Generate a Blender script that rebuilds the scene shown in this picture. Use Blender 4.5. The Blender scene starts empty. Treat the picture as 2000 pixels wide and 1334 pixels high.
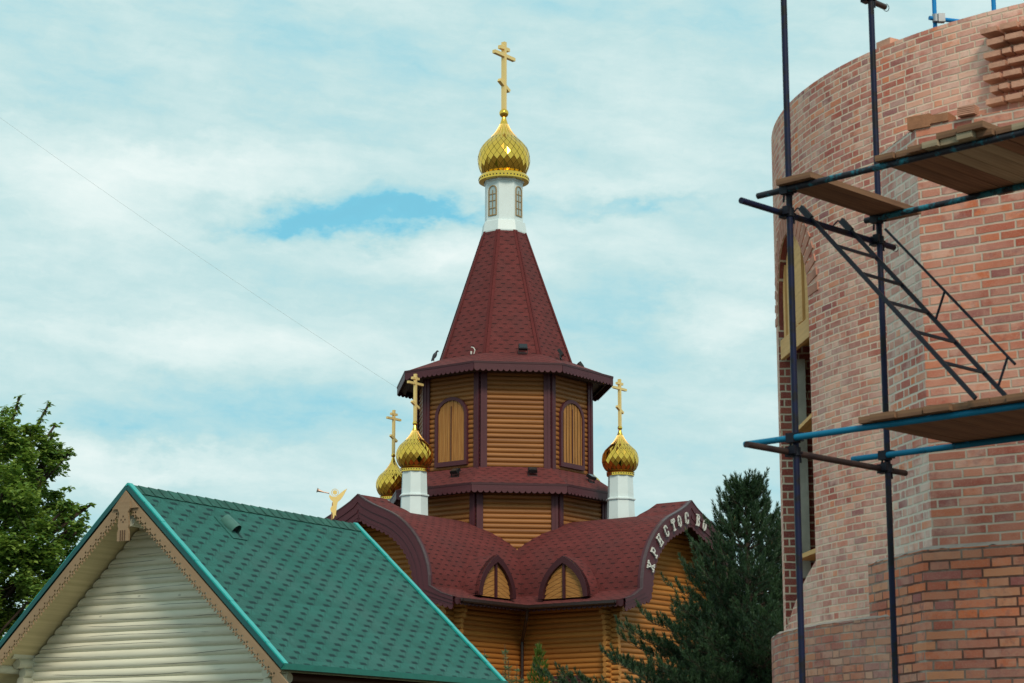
import bpy, math, random
from mathutils import Vector as V, Matrix
random.seed(7)
rad = math.radians
sc = bpy.context.scene
COL = sc.collection

# ------------------------------------------------------------------ camera
EYE, PITCH, FPX = 1.6, rad(11.86), 4200.0
cam = bpy.data.cameras.new('camera'); cam_o = bpy.data.objects.new('camera', cam); COL.objects.link(cam_o)
cam_o.location = (0, 0, EYE); cam_o.rotation_euler = (math.pi/2 + PITCH, 0, 0)
cam.sensor_width = 36; cam.lens = FPX/2000*36
cam.clip_start = .1; cam.clip_end = 6000
cam.dof.use_dof = True; cam.dof.focus_distance = 74; cam.dof.aperture_fstop = 8
sc.camera = cam_o

# ------------------------------------------------------------------ light
SUN_AZ, SUN_EL = rad(14), rad(41)           # azimuth right of straight behind the camera
sunv = V((math.sin(SUN_AZ)*math.cos(SUN_EL), -math.cos(SUN_AZ)*math.cos(SUN_EL), math.sin(SUN_EL)))
sun = bpy.data.lights.new('sun', 'SUN'); sun.energy = 2.4; sun.angle = rad(16); sun.color = (1, .87, .70)
sun_o = bpy.data.objects.new('sun', sun); COL.objects.link(sun_o)
sun_o.rotation_euler = sunv.to_track_quat('Z', 'Y').to_euler()
sc.view_settings.view_transform = 'Standard'; sc.view_settings.look = 'None'
sc.view_settings.exposure = 0; sc.view_settings.gamma = 1

# ------------------------------------------------------------------ node helper
class NG:
    def __init__(s, tree): s.t = tree; s.ns = tree.nodes; s.ls = tree.links
    def n(s, typ, **kw):
        x = s.ns.new(typ)
        for k, v in kw.items(): setattr(x, k, v)
        return x
    def put(s, sock, v):
        if isinstance(v, bpy.types.NodeSocket): s.ls.new(v, sock)
        elif v is not None:
            if isinstance(v, (tuple, list)) and len(v) == 3 and sock.type == 'RGBA': v = (*v, 1)
            sock.default_value = v
    def m(s, op, a, b=None, c=None, clamp=False):
        x = s.n('ShaderNodeMath', operation=op, use_clamp=clamp)
        s.put(x.inputs[0], a); s.put(x.inputs[1], b); s.put(x.inputs[2], c)
        return x.outputs[0]
    def mix(s, f, a, b, blend='MIX'):
        x = s.n('ShaderNodeMix', data_type='RGBA', blend_type=blend)
        s.put(x.inputs[0], f); s.put(x.inputs[6], a); s.put(x.inputs[7], b)
        return x.outputs[2]
    def comb(s, x, y, z=0.0):
        c = s.n('ShaderNodeCombineXYZ')
        for i, v in enumerate((x, y, z)): s.put(c.inputs[i], v)
        return c.outputs[0]
    def sep(s, v):
        c = s.n('ShaderNodeSeparateXYZ'); s.put(c.inputs[0], v); return c.outputs
    def noise(s, vec, scale=5, detail=3, rough=.5):
        x = s.n('ShaderNodeTexNoise'); s.put(x.inputs['Vector'], vec)
        x.inputs['Scale'].default_value = scale; x.inputs['Detail'].default_value = detail; x.inputs['Roughness'].default_value = rough
        return x.outputs[0]
    def white(s, vec):
        x = s.n('ShaderNodeTexWhiteNoise', noise_dimensions='3D'); s.put(x.inputs['Vector'], vec); return x.outputs[0], x.outputs[1]
    def ramp(s, f, stops):
        x = s.n('ShaderNodeValToRGB'); s.put(x.inputs[0], f)
        e = x.color_ramp.elements
        while len(e) < len(stops): e.new(.5)
        for el, (p, c) in zip(e, stops):
            el.position = p; el.color = (*c, 1) if len(c) == 3 else c
        return x.outputs[0]
    def step(s, lo, hi, x):                       # smooth 0..1 between lo and hi
        r = s.n('ShaderNodeMapRange', interpolation_type='SMOOTHSTEP')
        s.put(r.inputs[0], x); s.put(r.inputs[1], lo); s.put(r.inputs[2], hi); return r.outputs[0]
    def uv(s): return s.sep(s.n('ShaderNodeUVMap').outputs[0])
    def objv(s): return s.n('ShaderNodeTexCoord').outputs['Object']
    def bump(s, h, strength=.5, dist=.02):
        b = s.n('ShaderNodeBump'); b.inputs['Strength'].default_value = strength; b.inputs['Distance'].default_value = dist
        s.put(b.inputs['Height'], h); return b.outputs[0]

# ------------------------------------------------------------------ sky
w = bpy.data.worlds.new('World'); sc.world = w; w.use_nodes = True
g = NG(w.node_tree); bg = w.node_tree.nodes['Background']; bg.inputs[1].default_value = .1
sky = g.n('ShaderNodeTexSky', sky_type='NISHITA', sun_disc=False, sun_elevation=SUN_EL, sun_rotation=math.pi - SUN_AZ)
d = g.n('ShaderNodeTexCoord').outputs['Generated']
dx, dy, dz = g.sep(d)
az = g.m('ARCTAN2', dx, dy); el = g.m('ARCSINE', dz)
wob1 = g.noise(g.comb(g.m('MULTIPLY', az, 22), g.m('MULTIPLY', el, 40), 1.7), 1, 5, .62)
wob2 = g.noise(g.comb(g.m('MULTIPLY', az, 20), g.m('MULTIPLY', el, 34), 9.1), 1, 5, .62)
wob3 = g.noise(g.comb(g.m('MULTIPLY', az, 75), g.m('MULTIPLY', el, 120), 5.5), 1, 6, .65)
azw = g.m('ADD', az, g.m('ADD', g.m('MULTIPLY', g.m('SUBTRACT', wob1, .5), .075), g.m('MULTIPLY', g.m('SUBTRACT', wob3, .5), .03)))
elw = g.m('ADD', el, g.m('MULTIPLY', g.m('SUBTRACT', wob2, .5), .042))
tilt = g.m('ADD', el, g.m('MULTIPLY', az, .12))
n1 = g.noise(g.comb(g.m('MULTIPLY', az, 9), g.m('MULTIPLY', tilt, 34), 4.2), 1, 6, .6)
n2 = g.noise(g.comb(g.m('MULTIPLY', az, 26), g.m('MULTIPLY', elw, 60), 7.7), 1, 7, .65)
val = g.m('ADD', .45, g.m('ADD', g.m('MULTIPLY', g.m('SUBTRACT', n1, .5), .85), g.m('MULTIPLY', g.m('SUBTRACT', n2, .5), .45)))
def blob(px, py, wx, wy, s):
    global val
    a0 = (px-1000)/4200; e0 = .0485 + (1334-py)/4200
    u = g.m('DIVIDE', g.m('SUBTRACT', azw, a0), wx/4200); v = g.m('DIVIDE', g.m('SUBTRACT', elw, e0), wy/4200)
    r2 = g.m('ADD', g.m('MULTIPLY', u, u), g.m('MULTIPLY', v, v))
    val = g.m('ADD', val, g.m('MULTIPLY', g.m('POWER', 2.718, g.m('MULTIPLY', r2, -1)), s))
for q in [(668,424,185,40,-.5),(870,412,130,22,-.36),(560,452,130,30,-.4),(620,800,260,60,-.22),(330,850,230,45,-.2),
          (1260,412,130,14,-.3),(1250,560,170,60,-.16),(1000,120,900,130,-.05),(200,120,500,130,-.04),(1330,800,200,90,-.06),
          (330,345,330,55,.30),(120,430,220,80,.22),(880,490,150,50,.24),(1150,365,220,36,.26),(1390,590,120,80,.24),
          (350,690,380,50,.24),(250,925,230,42,.36),(1450,650,90,60,.18)]: blob(*q)
cl = g.ramp(val, [(.0,(2.1,6.1,7.8)),(.22,(4.0,7.0,7.7)),(.42,(5.4,7.65,7.8)),(.62,(6.7,8.45,8.4)),(.9,(8.4,9.5,9.3))])
blue = g.mix(1.0, sky.outputs[0], (.75, 1.25, 1.1), 'MULTIPLY')
cover = g.step(-.3, .25, val)
g.put(bg.inputs[0], g.mix(g.m('ADD', .75, g.m('MULTIPLY', cover, .25)), blue, cl))

# ------------------------------------------------------------------ mesh builder
class MB:
    def __init__(s): s.v = []; s.f = []; s.u = []
    def add(s, vs): i = len(s.v); s.v += [V(p) for p in vs]; return i
    def face(s, vs, uv=None):
        i = s.add(vs); s.f.append(tuple(range(i, i+len(vs)))); s.u.append(uv or [(0, 0)]*len(vs))
    def grid(s, rows, uvs, wrap=False):           # rows of points, shared verts for smooth shading
        n = len(rows[0]); i = len(s.v)
        for r in rows: s.v += [V(p) for p in r]
        for a in range(len(rows)-1):
            for b in range(n-1):
                s.f.append((i+a*n+b, i+a*n+b+1, i+(a+1)*n+b+1, i+(a+1)*n+b))
                s.u.append([uvs[a][b], uvs[a][b+1], uvs[a+1][b+1], uvs[a+1][b]])
    def box(s, c, ax, ay, az):                    # centre and three half vectors, uv in metres with u along the longest axis
        c, ax, ay, az = V(c), V(ax), V(ay), V(az)
        A = sorted((ax, ay, az), key=lambda q: -q.length)
        for i in range(3):
            for sg in (1, -1):
                n_ = (ax, ay, az)[i]*sg; p, q = [x for j, x in enumerate((ax, ay, az)) if j != i]
                if p.cross(q).dot(n_) < 0: p, q = q, p
                L = p if p.length >= q.length else q; S = q if L is p else p
                pts = [c+n_-p-q, c+n_+p-q, c+n_+p+q, c+n_-p+q]
                l1, s1 = L.normalized(), S.normalized()
                s.face(pts, [((x-c).dot(l1)+i*3, (x-c).dot(s1)+i*1.3) for x in pts])
    def tube(s, p0, p1, r, n=10, r1=None, caps=True):
        p0, p1 = V(p0), V(p1); r1 = r if r1 is None else r1
        ax = (p1-p0); L = ax.length; ax.normalize()
        e = ax.orthogonal().normalized(); h = ax.cross(e)
        ring = [e*math.cos(2*math.pi*k/n)+h*math.sin(2*math.pi*k/n) for k in range(n+1)]
        s.grid([[p0+q*r for q in ring], [p1+q*r1 for q in ring]], [[(0, k/n*6.28*r) for k in range(n+1)], [(L, k/n*6.28*r) for k in range(n+1)]])
        if caps:
            s.face([p0+q*r for q in ring[:-1]][::-1]); s.face([p1+q*r1 for q in ring[:-1]])
    def path(s, pts, r, n=6):
        for a, b in zip(pts, pts[1:]): s.tube(a, b, r, n)
    def prism(s, poly, off):                      # planar polygon extruded by off
        poly = [V(p) for p in poly]; off = V(off); q = [p+off for p in poly]
        e1 = (poly[1]-poly[0]).normalized(); nn = off.normalized(); e2 = nn.cross(e1)
        f = lambda P: [((p-poly[0]).dot(e1), (p-poly[0]).dot(e2)) for p in P]
        s.face(poly[::-1], f(poly[::-1])); s.face(q, f(q))
        for i in range(len(poly)):
            j = (i+1) % len(poly); L = (poly[j]-poly[i]).length
            s.face([poly[i], poly[j], q[j], q[i]], [(0, 0), (L, 0), (L, off.length), (0, off.length)])
    def lathe(s, c, prof, n=24, ph0=0.0, flat=False):   # prof: (r, z) pairs
        c = V(c)
        pt = lambda r, z, k: c+V((r*math.sin(ph0+2*math.pi*k/n), -r*math.cos(ph0+2*math.pi*k/n), z))
        if flat:
            for (r0, z0), (r1, z1) in zip(prof, prof[1:]):
                for k in range(n):
                    w0 = r0*2*math.sin(math.pi/n)/2; w1 = r1*2*math.sin(math.pi/n)/2; L = math.hypot(z1-z0, (r1-r0)*math.cos(math.pi/n))
                    v0 = 0 if z0 < z1 else L
                    s.face([pt(r0, z0, k), pt(r0, z0, k+1), pt(r1, z1, k+1), pt(r1, z1, k)], [(k*3.7-w0, z0), (k*3.7+w0, z0), (k*3.7+w1, z0+L), (k*3.7-w1, z0+L)])
        else:
            rows = [[pt(r, z, k) for k in range(n+1)] for r, z in prof]
            s.grid(rows, [[(k/n*2*math.pi*max(r, .05), z) for k in range(n+1)] for r, z in prof])
    def build(s, name, mat, parent=None, smooth=None):
        me = bpy.data.meshes.new(name)
        org = V((0, 0, 0))
        if parent is None and s.v:
            xs, ys, zs = zip(*s.v); org = V(((min(xs)+max(xs))/2, (min(ys)+max(ys))/2, min(zs)))
        me.from_pydata([p-org for p in s.v], [], s.f)
        uvl = me.uv_layers.new(name='UVMap'); k = 0
        flat = [x for u in s.u for p in u for x in p]
        uvl.data.foreach_set('uv', flat)
        if smooth is not None:
            me.shade_smooth(); 
            if smooth < 180: me.set_sharp_from_angle(angle=rad(smooth))
        me.materials.append(mat); me.validate(); me.update()
        o = bpy.data.objects.new(name, me); COL.objects.link(o); o.location = org
        if parent: attach(o, parent)
        return o
def attach(o, parent):
    o.parent = parent; m = Matrix.Translation(parent.location)
    o.matrix_parent_inverse = m.inverted() if parent.parent is None else Matrix.Identity(4)
def tag(o, label, cat, group=None, kind=None):
    o['label'] = label
    if cat: o['category'] = cat
    if group: o['group'] = group
    if kind: o['kind'] = kind
    return o
def thing(name, loc, label, cat, group=None):
    o = bpy.data.objects.new(name, None); COL.objects.link(o); o.location = loc; o.empty_display_size = .2
    return tag(o, label, cat, group)
def struct(o): o['kind'] = 'structure'; return o

# ------------------------------------------------------------------ materials
def newmat(name):
    m = bpy.data.materials.new(name); m.use_nodes = True
    return m, NG(m.node_tree), m.node_tree.nodes['Principled BSDF']
def plain(name, col, rough=.6, metal=0, var=.25, scale=6, spec=.4, bump=0):
    m, g, b = newmat(name)
    n = g.noise(g.objv(), scale, 4, .6)
    f = g.m('ADD', 1-var/2, g.m('MULTIPLY', g.m('SUBTRACT', n, .5), var*2))
    c = g.n('ShaderNodeCombineColor')
    for i in range(3): g.put(c.inputs[i], g.m('MULTIPLY', f, col[i]))
    g.put(b.inputs['Base Color'], c.outputs[0]); b.inputs['Roughness'].default_value = rough; b.inputs['Metallic'].default_value = metal
    b.inputs['Specular IOR Level'].default_value = spec
    if bump: g.put(b.inputs['Normal'], g.bump(g.noise(g.objv(), scale*6, 4, .6), bump, .01))
    return m
def wood(name, col, dark, rough=.65, sx=1.2, sy=22, amt=.6, spec=.3, weather=0):
    m, g, b = newmat(name); u, v, _ = g.uv()
    ob = g.objv()
    n = g.noise(g.comb(g.m('MULTIPLY', u, sx), g.m('MULTIPLY', v, sy), 0), 1, 5, .6)
    n2 = g.noise(g.comb(g.m('MULTIPLY', u, sx*.8), g.m('MULTIPLY', v, sy*4), 3), 1, 3, .6)
    f = g.m('ADD', g.m('MULTIPLY', g.step(.35, .7, n), amt), g.m('MULTIPLY', n2, amt*.5))
    c = g.mix(f, col, dark)
    n3 = g.noise(ob, .9, 3, .6); c = g.mix(g.m('MULTIPLY', g.step(.4, .75, n3), .45), c, tuple(x*.6 for x in col))
    g.put(b.inputs['Base Color'], c); b.inputs['Roughness'].default_value = rough; b.inputs['Specular IOR Level'].default_value = spec
    g.put(b.inputs['Normal'], g.bump(n2, .3, .01)); return m
def logmat(name, col, dark, pitch, crack=.0, z0=0.0, rough=.55, rowvar=.6):
    m, g, b = newmat(name); u, v, _ = g.uv()
    row = g.m('FLOOR', g.m('DIVIDE', g.m('SUBTRACT', v, z0), pitch)); fy = g.m('FRACT', g.m('DIVIDE', g.m('SUBTRACT', v, z0), pitch))
    rnd, rc = g.white(g.comb(row, 3.3, 1))
    un = g.m('ADD', u, g.m('MULTIPLY', rnd, 37))
    n = g.noise(g.comb(g.m('MULTIPLY', un, .9), g.m('MULTIPLY', v, 30), 0), 1, 5, .6)
    n2 = g.noise(g.comb(g.m('MULTIPLY', un, .35), g.m('MULTIPLY', v, 5), 5), 1, 4, .6)
    c = g.mix(g.m('ADD', g.m('MULTIPLY', n, .35), g.m('MULTIPLY', g.step(.4, .75, n2), .45)), col, dark)
    c = g.mix(g.m('MULTIPLY', rnd, rowvar), c, dark)
    knot = g.n('ShaderNodeTexVoronoi', feature='F1'); g.put(knot.inputs['Vector'], g.comb(g.m('MULTIPLY', un, 1.1), g.m('MULTIPLY', v, 2.2), 0)); knot.inputs['Scale'].default_value = 1.6
    c = g.mix(g.m('MULTIPLY', g.step(.09, .03, knot.outputs[0]), .55), c, tuple(x*.4 for x in dark))
    h = n
    if crack:
        wv = g.noise(g.comb(g.m('MULTIPLY', un, .55), row, 2), 1, 3, .5)
        slope = g.m('MULTIPLY', g.m('SINE', g.m('MULTIPLY', un, .9)), .22)
        pos = g.m('ADD', g.m('ADD', .42, slope), g.m('MULTIPLY', g.m('SUBTRACT', wv, .5), .5))
        dist = g.m('ABSOLUTE', g.m('SUBTRACT', fy, pos))
        on = g.step(.42, .56, g.noise(g.comb(g.m('MULTIPLY', un, .8), g.m('MULTIPLY', row, 7.1), 6), 1, 2, .5))
        ck = g.m('MULTIPLY', g.step(.045, .012, dist), on)
        c = g.mix(g.m('MULTIPLY', ck, crack), c, (.05, .045, .035)); h = g.m('SUBTRACT', n, g.m('MULTIPLY', ck, 2))
    g.put(b.inputs['Base Color'], c); b.inputs['Roughness'].default_value = rough; b.inputs['Specular IOR Level'].default_value = .35
    g.put(b.inputs['Normal'], g.bump(h, .25, .01)); return m
def shingle(name, col, dark, w=.36, h=.15, dash=.42, dh=.3, var=.35, tone=None, hexl=.5):
    m, g, b = newmat(name); u, v, _ = g.uv()
    wv = g.m('MULTIPLY', g.m('SUBTRACT', g.noise(g.comb(u, v, 0), 1.3, 2, .5), .5), .05)
    vr = g.m('DIVIDE', g.m('ADD', v, wv), h); row = g.m('FLOOR', vr); fy = g.m('FRACT', vr)
    jit = g.white(g.comb(row, 8.8, 0))[0]
    ux = g.m('ADD', g.m('ADD', g.m('DIVIDE', u, w), g.m('MULTIPLY', g.m('FLOORED_MODULO', row, 2), .5)), g.m('MULTIPLY', jit, .12))
    cell = g.m('FLOOR', ux); fx = g.m('FRACT', ux)
    rnd, rc = g.white(g.comb(cell, row, 0))
    dxm = g.m('ABSOLUTE', g.m('SUBTRACT', fx, .5))
    hw = g.m('ADD', dash*.5, g.m('MULTIPLY', g.m('SUBTRACT', rnd, .5), .06))
    dm = g.m('MULTIPLY', g.step(hw, g.m('SUBTRACT', hw, .06), dxm), g.step(dh, dh*.55, g.m('ADD', fy, g.m('MULTIPLY', dxm, .2))))
    edge = g.m('ABSOLUTE', g.m('SUBTRACT', dxm, g.m('ADD', dash*.5, g.m('MULTIPLY', fy, (1-dash)*.5))))
    em = g.m('MULTIPLY', g.step(.045, .0, edge), hexl)
    rl = g.m('MULTIPLY', g.step(.12, .02, fy), .25*hexl)
    c0 = g.mix(g.m('MULTIPLY', rnd, var), col, tuple(x*.55 for x in col))
    c0 = g.mix(g.m('MULTIPLY', g.step(.42, .72, g.noise(g.comb(u, v, 4), .9, 5, .6)), .55), c0, tone or tuple(x*.7 for x in col))
    strk = g.noise(g.comb(g.m('MULTIPLY', u, 2.6), g.m('MULTIPLY', v, .35), 8), 1, 5, .65)
    c0 = g.mix(g.m('MULTIPLY', g.step(.52, .75, strk), .45), c0, tuple(x*.62+.012 for x in col))
    gran = g.noise(g.comb(u, v, 1), 95, 2, .6)
    c0 = g.mix(g.step(.55, .75, gran), c0, tuple(min(1, x*1.55+.02) for x in col)); c0 = g.mix(g.m('MULTIPLY', g.step(.45, .3, gran), .5), c0, tuple(x*.45 for x in col))
    c = g.mix(g.m('MAXIMUM', em, rl), c0, tuple(x*.45 for x in col)); c = g.mix(g.m('MULTIPLY', dm, .88), c, dark)
    g.put(b.inputs['Base Color'], c); b.inputs['Roughness'].default_value = .85; b.inputs['Specular IOR Level'].default_value = .25
    g.put(b.inputs['Normal'], g.bump(g.m('SUBTRACT', g.m('SUBTRACT', 1, g.m('MULTIPLY', fy, .6)), g.m('MAXIMUM', dm, em)), .45, .012)); return m
def brick(name, S, H, R, joint, mortar, cols, wash=(.0, 0), washcol=(.72, .66, .58), jv=None, rough=.85):
    m, g, b = newmat(name); u, v, _ = g.uv()
    jo = g.m('MULTIPLY', g.m('SUBTRACT', g.noise(g.comb(u, v, 0), 9, 3, .5), .5), .012)
    P = S+H
    vv = g.m('ADD', v, jo); row = g.m('FLOOR', g.m('DIVIDE', vv, R)); fy = g.m('MULTIPLY', g.m('FRACT', g.m('DIVIDE', vv, R)), R)
    rj = g.white(g.comb(row, 2.2, 5))[0]
    uu = g.m('DIVIDE', g.m('ADD', g.m('ADD', g.m('ADD', u, jo), g.m('MULTIPLY', g.m('FLOORED_MODULO', row, 2), P/2)), g.m('MULTIPLY', rj, S*.25)), P)
    cell = g.m('FLOOR', uu); fu = g.m('MULTIPLY', g.m('FRACT', uu), P)
    hd = g.m('GREATER_THAN', fu, S); x = g.m('SUBTRACT', fu, g.m('MULTIPLY', hd, S)); L = g.m('ADD', S, g.m('MULTIPLY', hd, H-S))
    ex = g.m('MINIMUM', x, g.m('SUBTRACT', L, x)); ey = g.m('MINIMUM', fy, g.m('SUBTRACT', R, fy))
    e = g.m('MINIMUM', ex, ey)
    rnd, rc = g.white(g.comb(g.m('ADD', g.m('MULTIPLY', cell, 2), hd), row, 0))
    bm = g.step(joint*.35, joint*.75, e)
    k = len(cols)
    col = g.ramp(rnd, [(i/(k-1)*.98, c) for i, c in enumerate(cols)])
    r2 = g.white(g.comb(row, g.m('ADD', g.m('MULTIPLY', cell, 2), hd), 7))[0]
    nb = g.noise(g.comb(u, v, rnd), 11, 4, .65); nf = g.noise(g.comb(u, v, 3), 70, 3, .6)
    col = g.mix(g.m('MULTIPLY', g.step(.48, .68, nb), g.m('MULTIPLY', r2, .75)), col, (.20, .075, .085))
    col = g.mix(g.m('MULTIPLY', g.m('MULTIPLY', g.step(.45, .7, nf), .3), 1), col, (.5, .3, .2))
    wsh = g.noise(g.comb(u, v, 11), .62, 7, .70)
    wm = g.m('ADD', g.m('MULTIPLY', g.step(.38, .68, wsh), wash[0]), g.m('MULTIPLY', g.m('MULTIPLY', r2, g.step(.35, .6, g.noise(g.comb(u, v, 21), 5, 4, .65))), wash[1]))
    col = g.mix(g.m('MINIMUM', wm, .85), col, washcol)
    mc = g.mix(g.step(.4, .7, g.noise(g.comb(u, v, 31), 2.5, 4, .6)), mortar, jv or tuple(q*.8 for q in mortar))
    c = g.mix(bm, mc, col)
    g.put(b.inputs['Base Color'], c); b.inputs['Roughness'].default_value = rough; b.inputs['Specular IOR Level'].default_value = .2
    g.put(b.inputs['Normal'], g.bump(g.m('ADD', bm, g.m('MULTIPLY', nf, .35)), .5, .012)); return m
def leafmat(name, c1, c2, trans=.35, c3=None):
    m, g, b = newmat(name)
    geo = g.n('ShaderNodeNewGeometry'); r = geo.outputs['Random Per Island']
    n = g.noise(g.objv(), 1.1, 3, .6)
    c = g.ramp(r, [(0, c1), (.55, c2), (1, c3 or tuple(x*1.5 for x in c2))])
    c = g.mix(g.m('MULTIPLY', g.step(.4, .65, n), .5), c, c3 or c2)
    g.put(b.inputs['Base Color'], c); b.inputs['Roughness'].default_value = .5; b.inputs['Specular IOR Level'].default_value = .35
    t = g.n('ShaderNodeBsdfTranslucent'); g.put(t.inputs[0], g.mix(.5, c, (.25, .35, .02)))
    mx = g.n('ShaderNodeMixShader'); mx.inputs[0].default_value = trans
    out = g.ns['Material Output']; g.ls.new(b.outputs[0], mx.inputs[1]); g.ls.new(t.outputs[0], mx.inputs[2]); g.ls.new(mx.outputs[0], out.inputs[0]); return m

PL = .168   # church log pitch
M = {}
M['log'] = logmat('amber_log', (.36, .145, .038), (.16, .056, .015), PL)
M['log_low'] = logmat('orange_log', (.52, .21, .042), (.25, .085, .017), PL)
M['log_end'] = wood('log_end_wood', (.50, .22, .05), (.28, .11, .025), sx=6, sy=9)
M['maroon'] = wood('maroon_paint', (.088, .022, .030), (.050, .014, .020), amt=.45, sx=.8, sy=14, rough=.5)
M['maroon_dark'] = wood('dark_maroon_paint', (.060, .017, .022), (.034, .010, .014), amt=.4, sx=.8, sy=14, rough=.5)
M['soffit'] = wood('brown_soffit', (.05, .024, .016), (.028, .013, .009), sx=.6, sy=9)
M['red_roof'] = shingle('red_shingle', (.140, .029, .028), (.026, .009, .010), tone=(.085, .028, .028), var=.55, w=.38, h=.165, dash=.46, dh=.34)
M['board'] = wood('shutter_board', (.46, .22, .06), (.28, .115, .03), sx=1, sy=26, amt=.8)
M['white'] = plain('white_sheet_metal', (.66, .75, .755), .4, var=.08, scale=2)
M['gold'] = plain('gilded_metal', (.95, .56, .09), .10, 1, var=.06, scale=3)
M['seam'] = plain('dark_gilt_seam', (.22, .12, .03), .4, .6, var=.2)
M['goldflat'] = plain('gold_paint', (.90, .62, .24), .38, .45, var=.04, scale=1)
M['glass'] = plain('window_glass', (.35, .45, .46), .08, 0, var=.1, spec=1)
M['lens'] = plain('dark_lens', (.02, .025, .03), .15)
M['black'] = plain('black_plastic', (.012, .012, .014), .4)
M['gutter'] = plain('brown_gutter', (.030, .018, .016), .35)
M['letter'] = plain('letter_white', (.66, .65, .60), .4, var=.15)
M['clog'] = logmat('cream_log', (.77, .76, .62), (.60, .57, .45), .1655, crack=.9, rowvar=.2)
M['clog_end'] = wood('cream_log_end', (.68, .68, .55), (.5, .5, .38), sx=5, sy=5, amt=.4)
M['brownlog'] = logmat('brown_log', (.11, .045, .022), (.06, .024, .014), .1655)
M['fascia'] = wood('brown_fascia', (.31, .21, .125), (.22, .14, .08), sx=.7, sy=18, amt=.4)
M['csoffit'] = wood('cream_soffit', (.70, .60, .36), (.50, .43, .24), sx=.2, sy=11, amt=.7)
M['green_roof'] = shingle('green_shingle', (.026, .130, .110), (.006, .024, .027), w=.50, h=.165, dash=.40, dh=.62, hexl=.6, tone=(.050, .125, .115), var=.55)
M['teal'] = plain('teal_trim', (.02, .40, .37), .3, .1, var=.12, spec=.6)
M['teal_dark'] = plain('dark_teal_trim', (.008, .085, .085), .35, var=.15)
CB = [(.62, .15, .09), (.40, .070, .060), (.80, .34, .22), (.30, .075, .09), (.78, .22, .09), (.56, .19, .16), (.48, .095, .065)]
M['drum'] = brick('pale_brick', .19, .093, .0597, .0115, (.78, .60, .46), CB, wash=(.55, .5), washcol=(.92, .62, .51))
M['face'] = brick('face_brick', .34, .172, .0743, .0145, (.56, .45, .36), [(.48, .095, .05), (.30, .058, .045), (.58, .18, .10), (.24, .060, .070), (.60, .15, .055), (.44, .13, .095)], wash=(.34, .45), washcol=(.76, .46, .36))
M['side'] = brick('washed_brick', .20, .10, .0743, .016, (.76, .66, .55), CB, wash=(.65, .6), washcol=(.84, .63, .54))
M['plinth'] = brick('plinth_brick', .34, .172, .0765, .015, (.12, .055, .042), [(.66, .17, .075), (.42, .10, .07), (.70, .28, .14), (.32, .09, .10), (.72, .16, .05), (.54, .18, .12)], wash=(.22, .38), washcol=(.70, .42, .31), jv=(.40, .33, .27))
M['plinth_low'] = brick('low_plinth_brick', .21, .105, .066, .012, (.26, .13, .10), [(.56, .17, .09), (.40, .12, .10), (.60, .25, .14), (.36, .13, .13), (.58, .14, .06)], wash=(.28, .45), washcol=(.70, .45, .35), jv=(.46, .38, .31))
M['mortar'] = plain('mortar', (.44, .36, .31), .9, var=.3, scale=9, bump=.5)
M['reveal'] = brick('shaded_reveal_brick', .26, .12, .0743, .013, (.66, .55, .42), [(.30, .065, .05), (.22, .05, .045), (.36, .10, .07)])  # unwashed red brick, its colour darkened to carry the shade inside the opening
M['concrete'] = plain('concrete', (.46, .44, .38), .9, var=.45, scale=4, bump=.4)
M['rawbrick'] = plain('raw_brick', (.42, .19, .10), .9, var=.5, scale=7, bump=.4)
M['palebrick'] = plain('pale_raw_brick', (.68, .36, .25), .9, var=.4, scale=7, bump=.4)
M['form'] = wood('formwork_board', (.86, .48, .18), (.60, .31, .10), sx=1.5, sy=24)
M['plank'] = wood('scaffold_plank', (.27, .145, .08), (.14, .07, .042), sx=1.3, sy=26, amt=.8, rough=.85)
M['plank_grey'] = wood('grey_plank', (.42, .34, .23), (.26, .20, .13), sx=1.3, sy=26, amt=.8, rough=.9)
def pipe(name, paint, rust, amt):
    m, g, b = newmat(name); o = g.objv()
    n = g.noise(o, 7, 5, .65); n2 = g.noise(o, 45, 3, .6)
    c = g.mix(g.step(amt-.06, amt+.06, g.m('ADD', g.m('MULTIPLY', n, .8), g.m('MULTIPLY', n2, .2))), paint, rust)
    g.put(b.inputs['Base Color'], c); b.inputs['Roughness'].default_value = .5; b.inputs['Specular IOR Level'].default_value = .22; return m
M['pole'] = pipe('navy_pole', (.007, .010, .040), (.010, .009, .012), .52)
M['pipe_blue'] = pipe('blue_pipe', (.004, .15, .28), (.02, .025, .035), .62)
M['pipe_teal'] = pipe('chipped_teal_pipe', (.02, .17, .23), (.022, .022, .03), .45)
M['pipe_brown'] = pipe('rusty_pipe', (.050, .030, .026), (.03, .02, .022), .5)
M['bright_blue'] = pipe('bright_blue_pipe', (.004, .20, .52), (.01, .12, .3), .6)
M['steel'] = pipe('dark_steel', (.009, .010, .018), (.10, .10, .11), .70)
M['bark'] = plain('bark', (.085, .055, .040), .9, var=.6, scale=14, bump=.6)
M['pinebark'] = plain('pine_bark', (.07, .045, .032), .9, var=.6, scale=14, bump=.6)
M['leaf'] = leafmat('maple_leaf', (.06, .15, .035), (.12, .23, .05), .42, (.30, .40, .08))
M['needle'] = leafmat('pine_needle', (.006, .020, .012), (.014, .042, .019), .05, (.050, .098, .040))
M['thuja'] = leafmat('thuja_spray', (.030, .060, .010), (.06, .105, .016), .25, (.10, .14, .02))
M['silver'] = leafmat('silver_leaf', (.14, .18, .10), (.22, .27, .16), .25, (.30, .34, .20))
M['candle'] = plain('pine_candle', (.22, .16, .07), .7)
M['grass'] = plain('sandy_ground', (.13, .11, .085), .95, var=.4, scale=.5)
M['pigeon'] = plain('pigeon_feather', (.045, .05, .062), .6)
M['cable'] = plain('cable', (.48, .56, .57), .6)

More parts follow.
